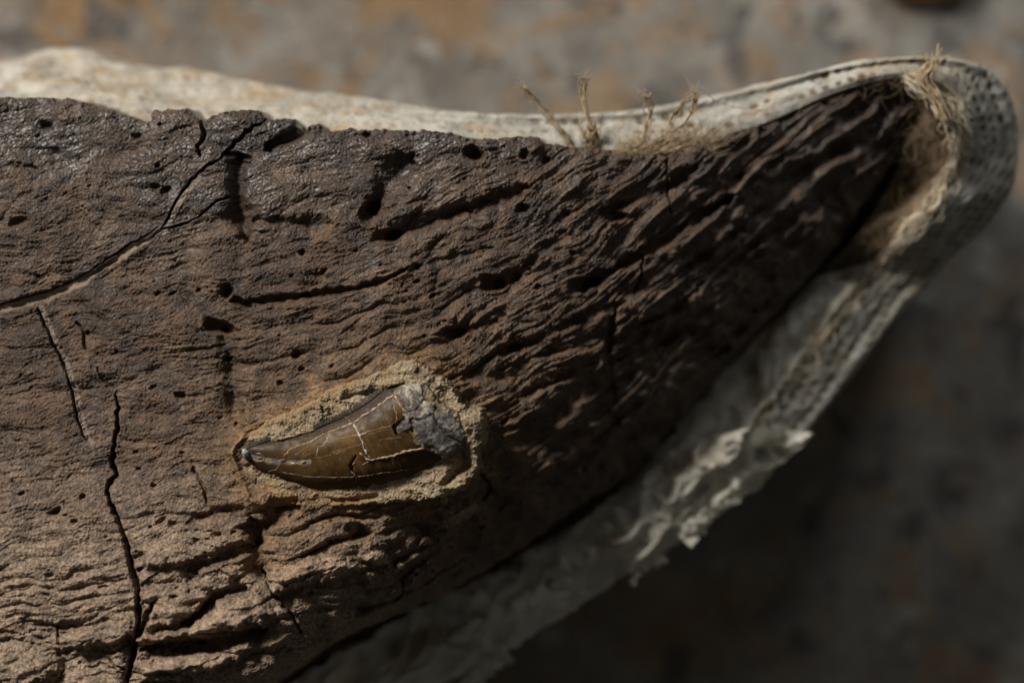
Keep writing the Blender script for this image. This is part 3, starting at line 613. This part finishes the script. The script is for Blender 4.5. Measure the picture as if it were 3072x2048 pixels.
# root: plates of weathered dentine behind the crown
def root_z(X, Y, sd):
    r2_ = ((X - 1285) / 165) ** 2 + ((Y - 1258) / 140) ** 2; z = TB + 5.2 * np.sqrt(np.clip(1 - 0.78 * r2_, 0.05, 1)) + 0.25 * noise(X / 48, Y / 48, 93)
    return z + 0.25 - 0.30 * np.exp(-np.clip(sd, 0, None) / 3.5) + 0.12 * noise(X / 15, Y / 15, 95)
PLATES = [[(1190, 1176), (1220, 1150), (1262, 1152), (1272, 1196), (1248, 1226), (1222, 1236), (1206, 1204)],
          [(1212, 1240), (1250, 1230), (1274, 1202), (1306, 1214), (1300, 1236), (1264, 1254), (1236, 1250), (1224, 1258)],
          [(1240, 1262), (1268, 1258), (1298, 1244), (1318, 1280), (1340, 1306), (1384, 1330), (1362, 1352), (1332, 1362), (1300, 1332), (1272, 1334), (1256, 1300)],
          [(1304, 1240), (1346, 1238), (1380, 1268), (1398, 1306), (1388, 1324), (1346, 1304), (1322, 1276)],
          [(1200, 1284), (1208, 1262), (1230, 1256), (1238, 1274), (1228, 1288), (1204, 1296)]]
CRUSTP = [0.32, 0.30, 0.08, 0.16, -0.3]
for i, poly in enumerate(PLATES):
    relief('root_plate', poly, root_z, 1.6, M_ROOT, tooth, (lambda X, Y, sd, c=CRUSTP[i]: {'crust': 0 * X + c + 0.25 * noise(X / 30, Y / 30, 97)}), 1.2, (2, 12, 1, 5), 98 + i, 2.0, 2.2)
relief('root_core', [(1180, 1170), (1225, 1138), (1275, 1146), (1320, 1205), (1372, 1235), (1404, 1300), (1396, 1336), (1345, 1372), (1262, 1340), (1200, 1306), (1176, 1280), (1206, 1240)],
       lambda X, Y, sd: root_z(X, Y, sd) - 0.55 + 0.2 * noise(X / 9, Y / 9, 99), 2.0, M_MTX, tooth, lambda X, Y, sd: {'dirt': 0.5 + 0.6 * noise(X / 20, Y / 20, 94), 'orange': 0 * X}, 0.8, (3, 14, 1, 6), 96, 3.0)
# worn pale tip
relief('worn_tip', [(727, 1349), (736, 1346), (746, 1356), (744, 1368), (733, 1368), (727, 1360)], lambda X, Y, sd: 93.4 + np.minimum(np.clip(sd, 0, None), 7) * 0.14 + 0 * X, 1.2, M_TIP, tooth, None, 0.8, (0.5, 8, 0.3, 5), 77, 1.2)
# denticles along the upper cutting edge
NS = 96; ui = np.linspace(6, int(NA * 0.80), NS).astype(int); VV, QQ = [], []
for n_, i in enumerate(ui):
    c = np.array(at(U[i, 0], U[i, 1], TB - 0.05 + 0.34 * hgt[i])); tdir = np.array(at(*U[i + 1], TB)) - np.array(at(*U[i - 1], TB)); tdir /= np.linalg.norm(tdir)
    nd = np.array([-tdir[1], tdir[0], 0]); hw = 0.15; ln = 0.52 * (0.6 + 0.4 * math.sin(i / NA * math.pi)) * (0.8 + 0.4 * rng.random())
    b0 = len(VV) * 8
    VV.append([c - tdir * hw - nd * 0.35 + [0, 0, -.5], c + tdir * hw - nd * 0.35 + [0, 0, -.5], c + tdir * hw * .6 + nd * ln + [0, 0, -.5], c - tdir * hw * .6 + nd * ln + [0, 0, -.5],
               c - tdir * hw - nd * 0.35 + [0, 0, .35], c + tdir * hw - nd * 0.35 + [0, 0, .35], c + tdir * hw * .5 + nd * ln + [0, 0, .02], c - tdir * hw * .5 + nd * ln + [0, 0, .02]])
    QQ += [[b0 + k for k in f] for f in ((4, 5, 6, 7), (0, 3, 2, 1), (0, 1, 5, 4), (1, 2, 6, 5), (2, 3, 7, 6), (3, 0, 4, 7))]
dn = len(VV) * 8
ser = mesh_obj('serration', np.array(VV).reshape(-1, 3), np.array(QQ), M_ENAMEL, tooth, {'across': np.zeros(dn), 'along': np.full(dn, .0), 'wear': np.zeros(dn)}, False)
tag(ser, kind='stuff')
def z6(p): return [(600 + x * 0.3827, 1000 + y * 0.3827) for x, y in p]
VEINS = [('calcite_vein', M_CALC, [(640, 985), (700, 915), (760, 885), (860, 850), (930, 810), (1000, 780), (1100, 738), (1200, 700), (1270, 650), (1350, 605), (1430, 540), (1510, 485), (1590, 400)], (0.10, 0.26)),
         ('calcite_vein', M_CALCW, [(1200, 700), (1225, 745), (1250, 795), (1268, 850), (1290, 910), (1335, 975)], (0.22, 0.13)),
         ('calcite_vein', M_CALCW, [(1235, 800), (1290, 780), (1350, 755)], (0.16, 0.07)),
         ('calcite_vein', M_CALC, [(1250, 935), (1290, 965), (1340, 992), (1450, 967), (1530, 952), (1610, 925), (1690, 915), (1770, 893), (1850, 915), (1912, 962)], (0.16, 0.40)),
         ('calcite_vein', M_CALC, [(1512, 485), (1525, 580), (1540, 650), (1535, 705)], (0.11, 0.07)),
         ('calcite_vein', M_CALC, [(1525, 480), (1560, 540), (1600, 605), (1640, 640)], (0.22, 0.12)),
         ('calcite_vein', M_CALCW, [(1020, 785), (985, 850), (960, 885), (925, 890), (918, 960)], (0.11, 0.06)),
         ('calcite_vein', M_CALC, [(620, 1080), (720, 1100), (850, 1120), (1050, 1128), (1240, 1118), (1450, 1092), (1650, 1060)], (0.05, 0.06)),
         ('calcite_vein', M_CALC, [(740, 955), (800, 910), (880, 870), (1000, 840), (1150, 812), (1240, 795)], (0.06, 0.07)),
         ('calcite_vein', M_CALC, [(1340, 760), (1420, 742), (1500, 728)], (0.07, 0.06)),
         ('calcite_vein', M_CALC, [(1640, 760), (1700, 830), (1740, 890)], (0.12, 0.10)),
         ('calcite_vein', M_CALC, [(1500, 965), (1515, 1010), (1525, 1040)], (0.06, 0.04)),
         ('calcite_vein', M_CALC, [(1540, 960), (1565, 1020), (1580, 1060)], (0.06, 0.04)),
         ('calcite_vein', M_CALC, [(1210, 1015), (1180, 1050), (1190, 1080), (1215, 1110), (1230, 1160), (1245, 1210)], (0.16, 0.06)),
         ('calcite_vein', M_CALC, [(1270, 1030), (1330, 1000)], (0.10, 0.14)),
         ('calcite_vein', M_CALC, [(370, 1000), (400, 980), (470, 1000), (500, 990), (490, 950), (440, 935)], (0.08, 0.10)),
         ('calcite_vein', M_CALC, [(690, 1000), (730, 1020), (790, 1010), (870, 1000)], (0.22, 0.08)),
         ('calcite_vein', M_CALC, [(1120, 640), (1160, 670), (1185, 690)], (0.07, 0.09)),
         ('calcite_vein', M_CALC, [(530, 1085), (600, 1060), (640, 1000)], (0.05, 0.05)),
         ('calcite_vein', M_CALC, [(1840, 655), (1900, 740), (1980, 810), (2060, 850)], (0.10, 0.07)),
         ('calcite_vein', M_CALC, [(1720, 750), (1790, 790), (1850, 850), (1940, 860)], (0.10, 0.06)),
         ('calcite_vein', M_CALC, [(1915, 965), (2000, 940), (2070, 900)], (0.14, 0.06)),
         ('calcite_vein', M_CALC, [(1650, 625), (1740, 600), (1800, 560)], (0.08, 0.05))]
for k in range(16):                                     # hairlines running along the crown
    x0 = rng.uniform(420, 1500); yb = 960 - 0.24 * (x0 - 420) + rng.uniform(-60, 150); l = rng.uniform(120, 330); sl = rng.normal(-0.22, 0.12) if k % 4 else rng.choice([1.4, -1.6]); l = l if k % 4 else l * 0.3
    VEINS.append(('calcite_vein', M_CALC, [(x0, yb), (x0 + l * .5, yb + sl * l * .5 + rng.normal(0, 8)), (x0 + l, yb + sl * l)], (0.045, 0.03)))
for nm, mt, pts, (r0, r1_) in VEINS:
    p = smooth_poly(z6(pts), 6); n_ = max(8, int(np.linalg.norm(np.diff(p, axis=0), axis=1).sum() / 2.5)); p = resample(p, n_)
    jz = rng.normal(0, 1, (n_, 2)); jz = (jz + np.roll(jz, 1, 0)) * 0.5 + 2.2 * np.stack([noise(np.linspace(0, n_ / 6, n_), np.full(n_, .7), 5), noise(np.linspace(0, n_ / 6, n_), np.full(n_, .3), 6)], 1); p = p + jz
    z = tooth_z(p[:, 0], p[:, 1]) + 0.01 + (0.06 if r1_ > 0.3 else 0) + (0 if p[:, 0].mean() < 1240 or r1_ > 0.3 else 0.30)
    q = np.stack(at(p[:, 0], p[:, 1], z), 1); r = np.linspace(r0, r1_, n_) * np.clip((0.85 if max(r0, r1_) > 0.12 else 0.6) * (0.8 + 0.9 * noise(np.linspace(0, n_ / 5, n_), np.full(n_, 2.2), int(abs(pts[0][0])))) * (0.7 + 0.6 * rng.random(n_)), 0.15, 1.15); r[0] *= .3; r[-1] *= .3
    V, Q = tube_mesh([q], [r], 6)
    mesh_obj(nm, V, Q, mt, tooth)
# ------------------------------------------------------------------ plaster jacket
ST = [((-480, 440), (-480, 330), (-480, 130), 74, 50), ((-200, 430), (-200, 325), (-220, 165), 74, 50), ((0, 420), (0, 345), (0, 172), 74, 50), ((250, 420), (250, 350), (190, 144), 74, 51), ((500, 460), (480, 385), (400, 200), 74, 54), ((800, 490), (760, 395), (690, 236), 75, 58), ((1100, 490), (1090, 410), (1070, 292), 77, 64), ((1400, 520), (1390, 432), (1350, 334), 78, 68), ((1700, 550), (1690, 445), (1650, 344), 78, 70), ((2000, 560), (1990, 445), (1950, 326), 77, 70), ((2250, 520), (2260, 380), (2200, 274), 75, 70), ((2480, 430), (2520, 272), (2470, 210), 74, 70), ((2630, 350), (2710, 232), (2690, 178), 74, 70), ((2690, 370), (2800, 280), (2880, 180), 74, 68), ((2710, 420), (2850, 345), (2985, 226), 74, 64), ((2700, 490), (2868, 420), (3040, 320), 71, 61), ((2650, 590), (2852, 520), (3052, 440), 66, 58), ((2560, 720), (2750, 665), (3040, 560), 66, 58), ((2450, 830), (2640, 780), (2940, 700), 57, 52), ((2320, 960), (2540, 890), (2795, 840), 57, 52), ((2190, 1090), (2450, 1000), (2655, 990), 57, 52), ((2050, 1250), (2330, 1170), (2515, 1185), 57, 52), ((1890, 1430), (2180, 1350), (2360, 1365), 57, 52), ((1690, 1570), (1950, 1550), (2150, 1530), 57, 52), ((1440, 1710), (1680, 1730), (1840, 1735), 57, 52), ((1140, 1860), (1300, 1940), (1480, 1960), 57, 52), ((820, 2060), (900, 2150), (1130, 2140), 57, 52), ((450, 2330), (480, 2420), (680, 2420), 57, 52)]
rows = []
for (I, R, O, zr, zo) in ST:
    # inner foot (under the bone), inner mid, rim inner, rim outer, slope, outer bulge, wall, foot on the slab
    i = np.array(at(*I, zr - (16 if I[0] < 2550 and I[1] < 600 else (8 if I[1] < 520 else 4.5)))); r = np.array(at(*R, zr)); o_ = np.array(at(*O, zo))
    d = o_ - r; m1 = r + d * 0.30 + np.array([0, 0, 1.6]); m2 = r + d * 0.68 + np.array([0, 0, 1.8])
    cen = np.array([o_[0] * 0.92 - 1, o_[1] * 0.92, ZG]); wl = o_ * 0.6 + cen * 0.4; wl[2] = ZG + (zo - ZG) * 0.5
    rows.append([i, i * 0.45 + r * 0.55 - np.array([0, 0, 2.0]), r, m1, m2, o_, wl, cen])
rows = np.array(rows)                                  # stations x 8 x 3
NU, NVJ = 1500, 150
lofted = np.stack([resample(smooth_poly(rows[:, k], 10), NU) for k in range(8)], 1) if False else np.stack([smooth_poly(rows[:, k], 60) for k in range(8)], 1)
su = np.linspace(0, len(lofted) - 1, NU)
idx = np.clip(su.astype(int), 0, len(lofted) - 2); fr = (su - idx)[:, None, None]
lofted = lofted[idx] * (1 - fr) + lofted[idx + 1] * fr
def across_loft(lo, ks, n):
    """smooth section through the chosen rows for every station"""
    sub = lo[:, ks]; m = sub.shape[1]; q = np.concatenate([2 * sub[:, :1] - sub[:, 1:2], sub, 2 * sub[:, -1:] - sub[:, -2:-1]], 1)
    t = np.linspace(0, m - 1 - 1e-6, n); i = t.astype(int); f = (t - i)[None, :, None]
    p0, p1, p2, p3 = q[:, i], q[:, i + 1], q[:, i + 2], q[:, i + 3]
    return 0.5 * (2 * p1 + (p2 - p0) * f + (2 * p0 - 5 * p1 + 4 * p2 - p3) * f * f + (3 * p1 - p0 - 3 * p2 + p3) * f ** 3)
def arc(P):
    u = np.r_[0, np.cumsum(np.linalg.norm(np.diff(P[:, P.shape[1] // 2], axis=0), axis=1))]
    vv = np.concatenate([np.zeros((P.shape[0], 1)), np.cumsum(np.linalg.norm(np.diff(P, axis=1), axis=2), 1)], 1)
    return np.repeat(u[:, None], P.shape[1], 1).astype(F), vv.astype(F)
jac = empty('plaster_jacket', at(1900, 1000, ZG)); tag(jac, 'white plaster and burlap field jacket cradling the jawbone', 'plaster jacket')
Pj = across_loft(lofted, [2, 3, 4, 5, 6, 7], NVJ); UA, VA = arc(Pj); Nj = grid_normals(Pj)
if Nj[:, NVJ // 3, 2].mean() < 0: Nj = -Nj
stn = np.repeat((np.arange(NU) / NU * (len(ST) - 1))[:, None], NVJ, 1).astype(F)
lump = fbm(UA / 16, VA / 12, 3, 101)
rowp = 2.75; uu = UA + 0.5 * noise(UA / 6, VA / 6, 102); vv = VA + 0.45 * noise(UA / 9, VA / 7, 103)
ri = np.floor(vv / rowp); cu = uu / 2.5 + 0.5 * (ri % 2); ci = np.floor(cu)
hx = (hash2(ci.astype(np.int32) + 5000, ri.astype(np.int32) + 50, 9) % 1000) / 1000.0
du = (cu - ci - 0.5) * 2.5; dv = (vv / rowp - ri - 0.5) * rowp
rad = 0.34 + 0.36 * hx + 0.10 * ss(14, 17, stn)
hole = np.exp(-(((du / 1.35) ** 2 + dv ** 2) / (rad * rad)) ** 2)
pres = ss(-0.10, 0.30, fbm(UA / 14, VA / 9, 2, 104) + 0.55 * (hx - 0.35)) * (0.55 + 0.45 * ss(6.5, 9.5, stn)) + ss(12.5, 14, stn) * ss(-0.40, -0.05, fbm(UA / 11, VA / 7, 2, 109))
hole = hole * np.clip(pres, 0, 1)
slope = ss(11.6, 14.2, stn)
disp = lump * (0.9 + 1.7 * ss(6.5, 3.0, stn)) * (1 - 0.35 * ss(11, 14, stn)) + 0.35 * fbm(UA / 3.2, VA / 2.4, 3, 105) - 0.3 * hole + 0.10 * np.sin(vv / rowp * math.tau) * ss(14, 11, stn)
disp += 1.6 * ss(7.0, 3.5, stn) * fbm(UA / 40, VA / 10, 2, 106)
disp = disp * ss(0, 2.0, VA)
Pj = Pj + Nj * disp[..., None]
strk = ss(0.05, 0.45, fbm(UA / 16, VA / 1.5, 3, 113)) * ss(8.5, 5.5, stn)
dirt = np.clip(0.6 * strk + 0.9 * ss(0.10, 0.5, fbm(UA / 7, VA / 3.2, 3, 107)) * 0.7 + 0.35 * np.sin(vv / rowp * math.tau + 2).clip(0, 1) * ss(0.0, 0.5, fbm(UA / 12, VA / 6, 2, 108) + 0.2) * ss(14, 10, stn), 0, 0.85) * (1 - 0.55 * ss(11, 14, stn)) + 0.28 * ss(8, 4.5, stn) * ss(-0.4, 0.3, fbm(UA / 20, VA / 4, 3, 114))
shell = mesh_obj('plaster_shell', Pj.reshape(-1, 3), grid_faces(NU, NVJ), M_PLASTER, jac, {'hole': hole.ravel(), 'dirt': dirt.ravel(), 'burlap': np.zeros(hole.size)})
# inside wall: burlap showing through
Pi = across_loft(lofted, [0, 1, 2], 60); UB, VB = arc(Pi); Ni = grid_normals(Pi)
wv = 0.5 * ridged(noise(UB / 7, VB / 6, 115)) + 0.07 * np.sin(UB * 3.2 + noise(UB / 5, VB / 5, 110)) * np.sin(VB * 3.2) + 0.7 * fbm(UB / 5, VB / 5, 3, 111)
Pi = Pi + np.stack([0 * wv, 0 * wv, wv * ss(0, 1.5, VB[:, -1:] - VB)], -1)
bl = np.clip(0.75 + 0.9 * fbm(UB / 8, VB / 5, 3, 112), 0, 1)
mesh_obj('burlap_lining', Pi.reshape(-1, 3), grid_faces(NU, 60), M_PLASTER, jac, {'hole': 0 * bl.ravel(), 'dirt': np.full(bl.size, 0.85), 'burlap': bl.ravel()})
# ------------------------------------------------------------------ burlap strands
ps, rs = [], []                                         # loose fibres felted over the inside wall
for k in range(520):
    iu = int(rng.uniform(10.5, 21.5) / (len(ST) - 1) * NU); iv = int(rng.uniform(6, 58)); c = Pi[iu, iv] + np.array([0, 0, .25]); an = rng.uniform(0, math.tau); l = rng.uniform(2, 7)
    dv_ = np.array([math.cos(an), math.sin(an), 0]) * l; sd2 = np.array([-dv_[1], dv_[0], 0]) * rng.normal(0, .35)
    p = resample(smooth_poly([c, c + dv_ * .5 + sd2 + np.array([0, 0, rng.uniform(.2, .9)]), c + dv_ + np.array([0, 0, rng.uniform(-.2, .5)])], 6), 9); ps.append(p); rs.append(np.linspace(1, .4, 9) * rng.uniform(.03, .09))
V, Q = tube_mesh(ps, rs, 5); tag(mesh_obj('lining_fibres', V, Q, M_FIBRED, jac), 'loose tan fibres felted over the inside wall', kind='stuff')
def strand(pts, zs, r, n=26, jit=0.10, taper=0.5):
    p = smooth_poly([at(x, y, z) for (x, y), z in zip(pts, zs)], 8); p = resample(p, n)
    j = rng.normal(0, jit, (n, 3)); j = (j + np.roll(j, 1, 0) + np.roll(j, -1, 0)) / 2; p = p + j
    return p, r * (1 - (1 - taper) * np.linspace(0, 1, n)) * (0.85 + 0.3 * rng.random(n))
TALL = [[(1710, 440), (1690, 400), (1640, 335), (1590, 290), (1565, 258)], [(1775, 440), (1768, 380), (1752, 310), (1748, 260), (1758, 228)],
        [(1930, 430), (1945, 370), (1950, 320), (1938, 285)], [(1985, 430), (2015, 380), (2032, 330), (2072, 288)],
        [(1960, 430), (2030, 390), (2075, 340), (2082, 275)], [(2290, 330), (2220, 322), (2160, 300), (2120, 260)]]
LBL = ['long burlap strand leaning left above the bone', 'upright burlap strand with frayed tip above the bone', 'short upright burlap strand', 'hooked burlap strand', 'tall frayed strand right of the tuft', 'fine hair-like strand curving over the rim']
for i, pts in enumerate(TALL):
    n0 = 5 if i < 5 else 1; ps, rs = [], []
    zz = np.linspace(78, 83 if i < 5 else 82, len(pts))
    for k in range(n0):
        pp = [(x + rng.normal(0, 3 + 2.5 * m), y + rng.normal(0, 3)) for m, (x, y) in enumerate(pts)]
        p, r = strand(pp, zz, 0.20 if i < 2 else (0.16 if i < 5 else 0.10), 28, 0.06, 0.55); ps.append(p); rs.append(r)
    if i < 5:
        for k in range(9):                              # split fibre ends
            x, y = pts[-1]; x2, y2 = pts[-2]
            p, r = strand([(x2 + rng.normal(0, 6), y2 + rng.normal(0, 6)), (x + rng.normal(0, 10), y + rng.normal(0, 6)), (x + (x - x2) * 0.4 + rng.normal(0, 16), y + (y - y2) * 0.4 + rng.normal(0, 10))], [82, 83, 83], 0.06, 12, 0.05, 0.3); ps.append(p); rs.append(r)
    V, Q = tube_mesh(ps, rs, 6); o = mesh_obj('burlap_strand', V, Q, M_FIBRE, jac); o['label'] = LBL[i]
ps, rs = [], []                                         # matted tuft at the foot of the strands
for k in range(420):
    x = rng.uniform(1830, 2120); y = 458 - (x - 1980) * 0.10 + rng.normal(0, 10); l = rng.uniform(30, 150); an = math.radians(rng.normal(38, 22))
    p, r = strand([(x, y), (x + l * .5 * math.cos(an) + rng.normal(0, 10), y - l * .5 * math.sin(an)), (x + l * math.cos(an + .3) + rng.normal(0, 14), y - l * 0.8 * math.sin(an + .2))], [78, 80, 79.5 + rng.normal(0, .8)], rng.uniform(0.035, 0.11), 14, 0.12, 0.4); ps.append(p); rs.append(r)
for k in range(34):
    x = rng.uniform(1745, 1800); y = rng.uniform(410, 445)
    p, r = strand([(x, y), (x + rng.normal(0, 12), y - rng.uniform(20, 45)), (x + rng.normal(0, 18), y - rng.uniform(30, 80))], [78, 79, 80], 0.14, 10, 0.06, 0.4); ps.append(p); rs.append(r)
V, Q = tube_mesh(ps, rs, 5); tag(mesh_obj('burlap_tuft', V, Q, M_FIBRE, jac), 'matted tan fibres at the foot of the strands', kind='stuff')
ps, rs = [], []                                         # ragged burlap hem along the rim at the right
rimc = smooth_poly([np.array(at(*s_[1], s_[3])) for s_ in ST[12:23]], 30)
for k in range(620):
    u_ = rng.random() ** 1.35; c = rimc[min(int(u_ * (len(rimc) - 2)), len(rimc) - 2)]; tn = rimc[min(int(u_ * (len(rimc) - 2)), len(rimc) - 2) + 1] - c; tn /= np.linalg.norm(tn) + 1e-9
    nr = np.array([tn[1], -tn[0], 0]) * -1
    b = c + nr * rng.normal(0, 0.7) + np.array([0, 0, rng.uniform(-.3, .7)]); l = rng.uniform(2, 9)
    mid = b + tn * l * .5 + nr * rng.normal(0, .9) + np.array([0, 0, rng.uniform(0.2, 1.5)]); e = b + tn * l + nr * rng.normal(0, 0.8) + np.array([0, 0, rng.uniform(-.4, 1.2)])
    p = resample(smooth_poly([b, mid, e], 6), 10) + rng.normal(0, .07, (10, 3)); ps.append(p); rs.append(np.linspace(1, .4, 10) * min(0.36, rng.lognormal(-2.1, 0.5)))
V, Q = tube_mesh(ps, rs, 5); tag(mesh_obj('frayed_hem', V, Q, M_FIBREP, jac), 'frayed cream burlap hem along the jacket rim', kind='stuff')
ps, rs = [], []                                         # twisted hank at the corner
for k in range(46):
    o1, o2 = rng.normal(0, 9, 2); t_ = rng.uniform(-1, 1) * 16
    pts = [(2800 + o1, 195 + o2), (2770 + o1 + t_, 235 + o2), (2800 + o1 * .7 + t_, 275 + o2 * .7), (2822 + o1, 315 + o2), (2835 + o1 * 1.4, 355 + o2)]
    if k % 3 == 0: pts = [(2800 + o1 * 3, 165 + o2 * 2)] + pts
    p, r = strand(pts, [77 + rng.normal(0, .8)] * len(pts), rng.uniform(0.06, 0.17), 22, 0.08, 0.6); ps.append(p); rs.append(r)
V, Q = tube_mesh(ps, rs, 5); tag(mesh_obj('burlap_hank', V, Q, M_FIBRE, jac), 'twisted straw-coloured burlap hank at the jacket corner', kind='stuff')

# ------------------------------------------------------------------ tissue paper lining on the lower side
def sheet(name, label, s0, s1, v0, v1, lift, seed, ragged=(0.10, 0.16), amp=1.5, n=(520, 150), curl=0.0):
    lo_i = np.linspace(s0, s1, n[0]) / (len(ST) - 1) * (NU - 1); i = np.clip(lo_i.astype(int), 0, NU - 2); f = (lo_i - i)[:, None, None]
    lo = lofted[i] * (1 - f) + lofted[i + 1] * f
    sub = lo[:, [0, 2, 5]].copy()
    sub[:, 1] += np.array([0, 0, -0.5]); sub[:, 0] += np.array([0, 0, 1.5])
    ext = sub[:, 2] + (sub[:, 2] - sub[:, 1]) * 0.5; ext[:, 2] = sub[:, 2, 2] - 1.0
    sub = np.concatenate([sub, ext[:, None]], 1)
    uarc = np.r_[0, np.cumsum(np.linalg.norm(np.diff(sub[:, 1], axis=0), axis=1))].astype(F)
    e0 = v0 + ragged[0] * fbm(uarc / 7, 0 * uarc + seed, 4, seed, 0.65); e1 = v1 + ragged[1] * fbm(uarc / 9, 0 * uarc + 2.5, 4, seed + 3, 0.65)
    tv = np.linspace(0, 1, n[1])[None, :]; tv = e0[:, None] * (1 - tv) + e1[:, None] * tv
    q = np.clip(tv, 0, 1.5) * 2; k = np.clip(q.astype(int), 0, 2); fr_ = (q - k)[..., None]
    ar = np.arange(n[0])[:, None]
    base = sub[ar, k] * (1 - fr_) + sub[ar, np.clip(k + 1, 0, 3)] * fr_
    x, y = base[..., 0].astype(F), base[..., 1].astype(F)
    wa = noise(x / 11, y / 11, seed + 5) * 2.2
    c1 = (x * 0.55 + y * 0.83 + wa); c2 = (-x * 0.83 + y * 0.55 + noise(x / 9, y / 9, seed + 6) * 2)
    cr = (1 - 2 * np.abs(noise(c1 / 22, c2 / 7.5, seed + 7))) * 1.0 + (1 - 2 * np.abs(noise(c1 / 6.5, c2 / 4.5, seed + 8))) * 0.45 + (1 - 2 * np.abs(noise(x / 2.6, y / 2.6, seed + 9))) * 0.14
    cr += 0.8 * np.abs(noise(c1 / 12, c2 / 16, seed + 10))
    z = base[..., 2] + lift + amp * cr + curl * np.clip(tv - (e1[:, None] - 0.18), 0, 1) * 30
    P = np.stack([x, y, z], -1)
    st = np.clip(0.75 * ss(0.05, 0.45, fbm(x / 9, y / 9, 3, seed + 11)) * ss(0.75, 0.35, tv), 0, 0.9)
    o = mesh_obj(name, P.reshape(-1, 3), grid_faces(*n), M_PAPER, None, {'stain': st.ravel()})
    return tag(o, label, 'paper')
sheet('tissue_sheet', 'crumpled pale tissue paper lining along the lower edge of the jacket', 21.6, 27, 0.05, 1.02, 2.0, 201, amp=3.4)
sheet('tissue_sheet', 'torn tissue strip with ragged lip on the middle of the lower rim', 22.3, 24.9, 0.42, 1.06, 2.4, 231, (0.2, 0.26), 2.4, (360, 90), 0.10)
sheet('tissue_sheet', 'thin stained tissue between the bone and the dotted plaster', 18.0, 22.6, 0.0, 0.50, 0.3, 261, (0.12, 0.12), 1.5, (360, 90), 0.0)
# small curled flaps torn loose on the outer edge
def flap(label, pts, w0, w1, z, seed):
    p = resample(smooth_poly(pts, 8), 60); t = np.gradient(p, axis=0); t /= np.linalg.norm(t, axis=1, keepdims=True); nr = np.stack([t[:, 1], -t[:, 0]], 1)
    vv_ = np.linspace(-1, 1, 18); wd = (w0 + (w1 - w0) * np.linspace(0, 1, 60)) * (1 + 1.3 * fbm(np.linspace(0, 9, 60), np.full(60, seed), 4, seed, 0.7))
    X = p[:, None, 0] + nr[:, None, 0] * vv_ * wd[:, None]; Y = p[:, None, 1] + nr[:, None, 1] * vv_ * wd[:, None]
    Zf = z + 0.5 * vv_[None, :] * (1 + np.linspace(-1, 1, 60)[:, None]) + 2.6 * fbm(X.astype(F) / 45, Y.astype(F) / 45, 3, seed + 1)
    P = np.stack(at(X, Y, Zf), -1); o = mesh_obj('tissue_flap', P.reshape(-1, 3), grid_faces(60, 18), M_PAPER, None, {'stain': np.zeros(60 * 18)})
    return tag(o, label, 'paper scrap', 'loose tissue flaps on the jacket edge')
flap('bright torn tissue flap pointing right, uppermost on the lower rim', [(2050, 1620), (2110, 1560), (2160, 1520), (2222, 1496)], 34, 6, 61, 301)
flap('small downward hook of tissue below the lower rim', [(1990, 1660), (1940, 1690), (1910, 1715), (1896, 1752)], 28, 8, 58, 311)
flap('forked tissue flap at the bottom edge of the picture', [(1520, 1950), (1460, 2000), (1400, 2050), (1370, 2110)], 34, 18, 58, 321)

# ------------------------------------------------------------------ crumbs and the stone at the top edge
def pebble(name, label, px, py, z, r, mat, seed, cat, sq=(1, 1, .7), n=14, amp=0.25, group=None):
    th = np.linspace(0, math.pi, n); ph = np.linspace(0, math.tau, 2 * n); A_, B_ = np.meshgrid(th, ph, indexing='ij')
    X = np.sin(A_) * np.cos(B_); Y = np.sin(A_) * np.sin(B_); Zp = np.cos(A_)
    rr = 1 + amp * (noise((X * 1.3 + Zp).astype(F) + 7, (Y * 1.3 - Zp * .7).astype(F) + 3, seed) + 0.4 * noise((X * 3 + Zp * 2).astype(F), (Y * 3 - Zp).astype(F), seed + 1))
    c = np.array(at(px, py, z)); P = np.stack([X * rr * r * sq[0] + c[0], Y * rr * r * sq[1] + c[1], Zp * rr * r * sq[2] + c[2]], -1)
    o = mesh_obj(name, P.reshape(-1, 3), grid_faces(*A_.shape)[:, ::-1], mat, None, {'dirt': np.zeros(A_.size), 'orange': np.zeros(A_.size)})
    return tag(o, label, cat, group)
CR_ = [(1331, 1497, 0.75, 'largest pale sandstone crumb just below the tooth block'), (1322, 1483, 0.4, 'small crumb touching the lower edge of the tooth block'), (1200, 1696, 0.75, 'tan crumb on the dark lower side of the bone'), (1188, 1710, 0.45, 'tiny crumb beside the tan one on the lower bone'), (1320, 1525, 0.3, 'tiny dark crumb under the large pale crumb')]
for i, (x, y, r, lb) in enumerate(CR_):
    pebble('sediment_crumb', lb, x, y, float(bone_z(x, y)[0]) + r * .6, r, M_MTX, 400 + i, 'crumb', (1, .9, .8), 10, .3, 'loose crumbs on the bone')
pebble('ochre_stone', 'ochre brown stone on the slab, cut by the top edge of the picture', 2790, -62, ZG + 3, 8.0, M_STONE, 420, 'stone', (1.25, .55, .6), 30)
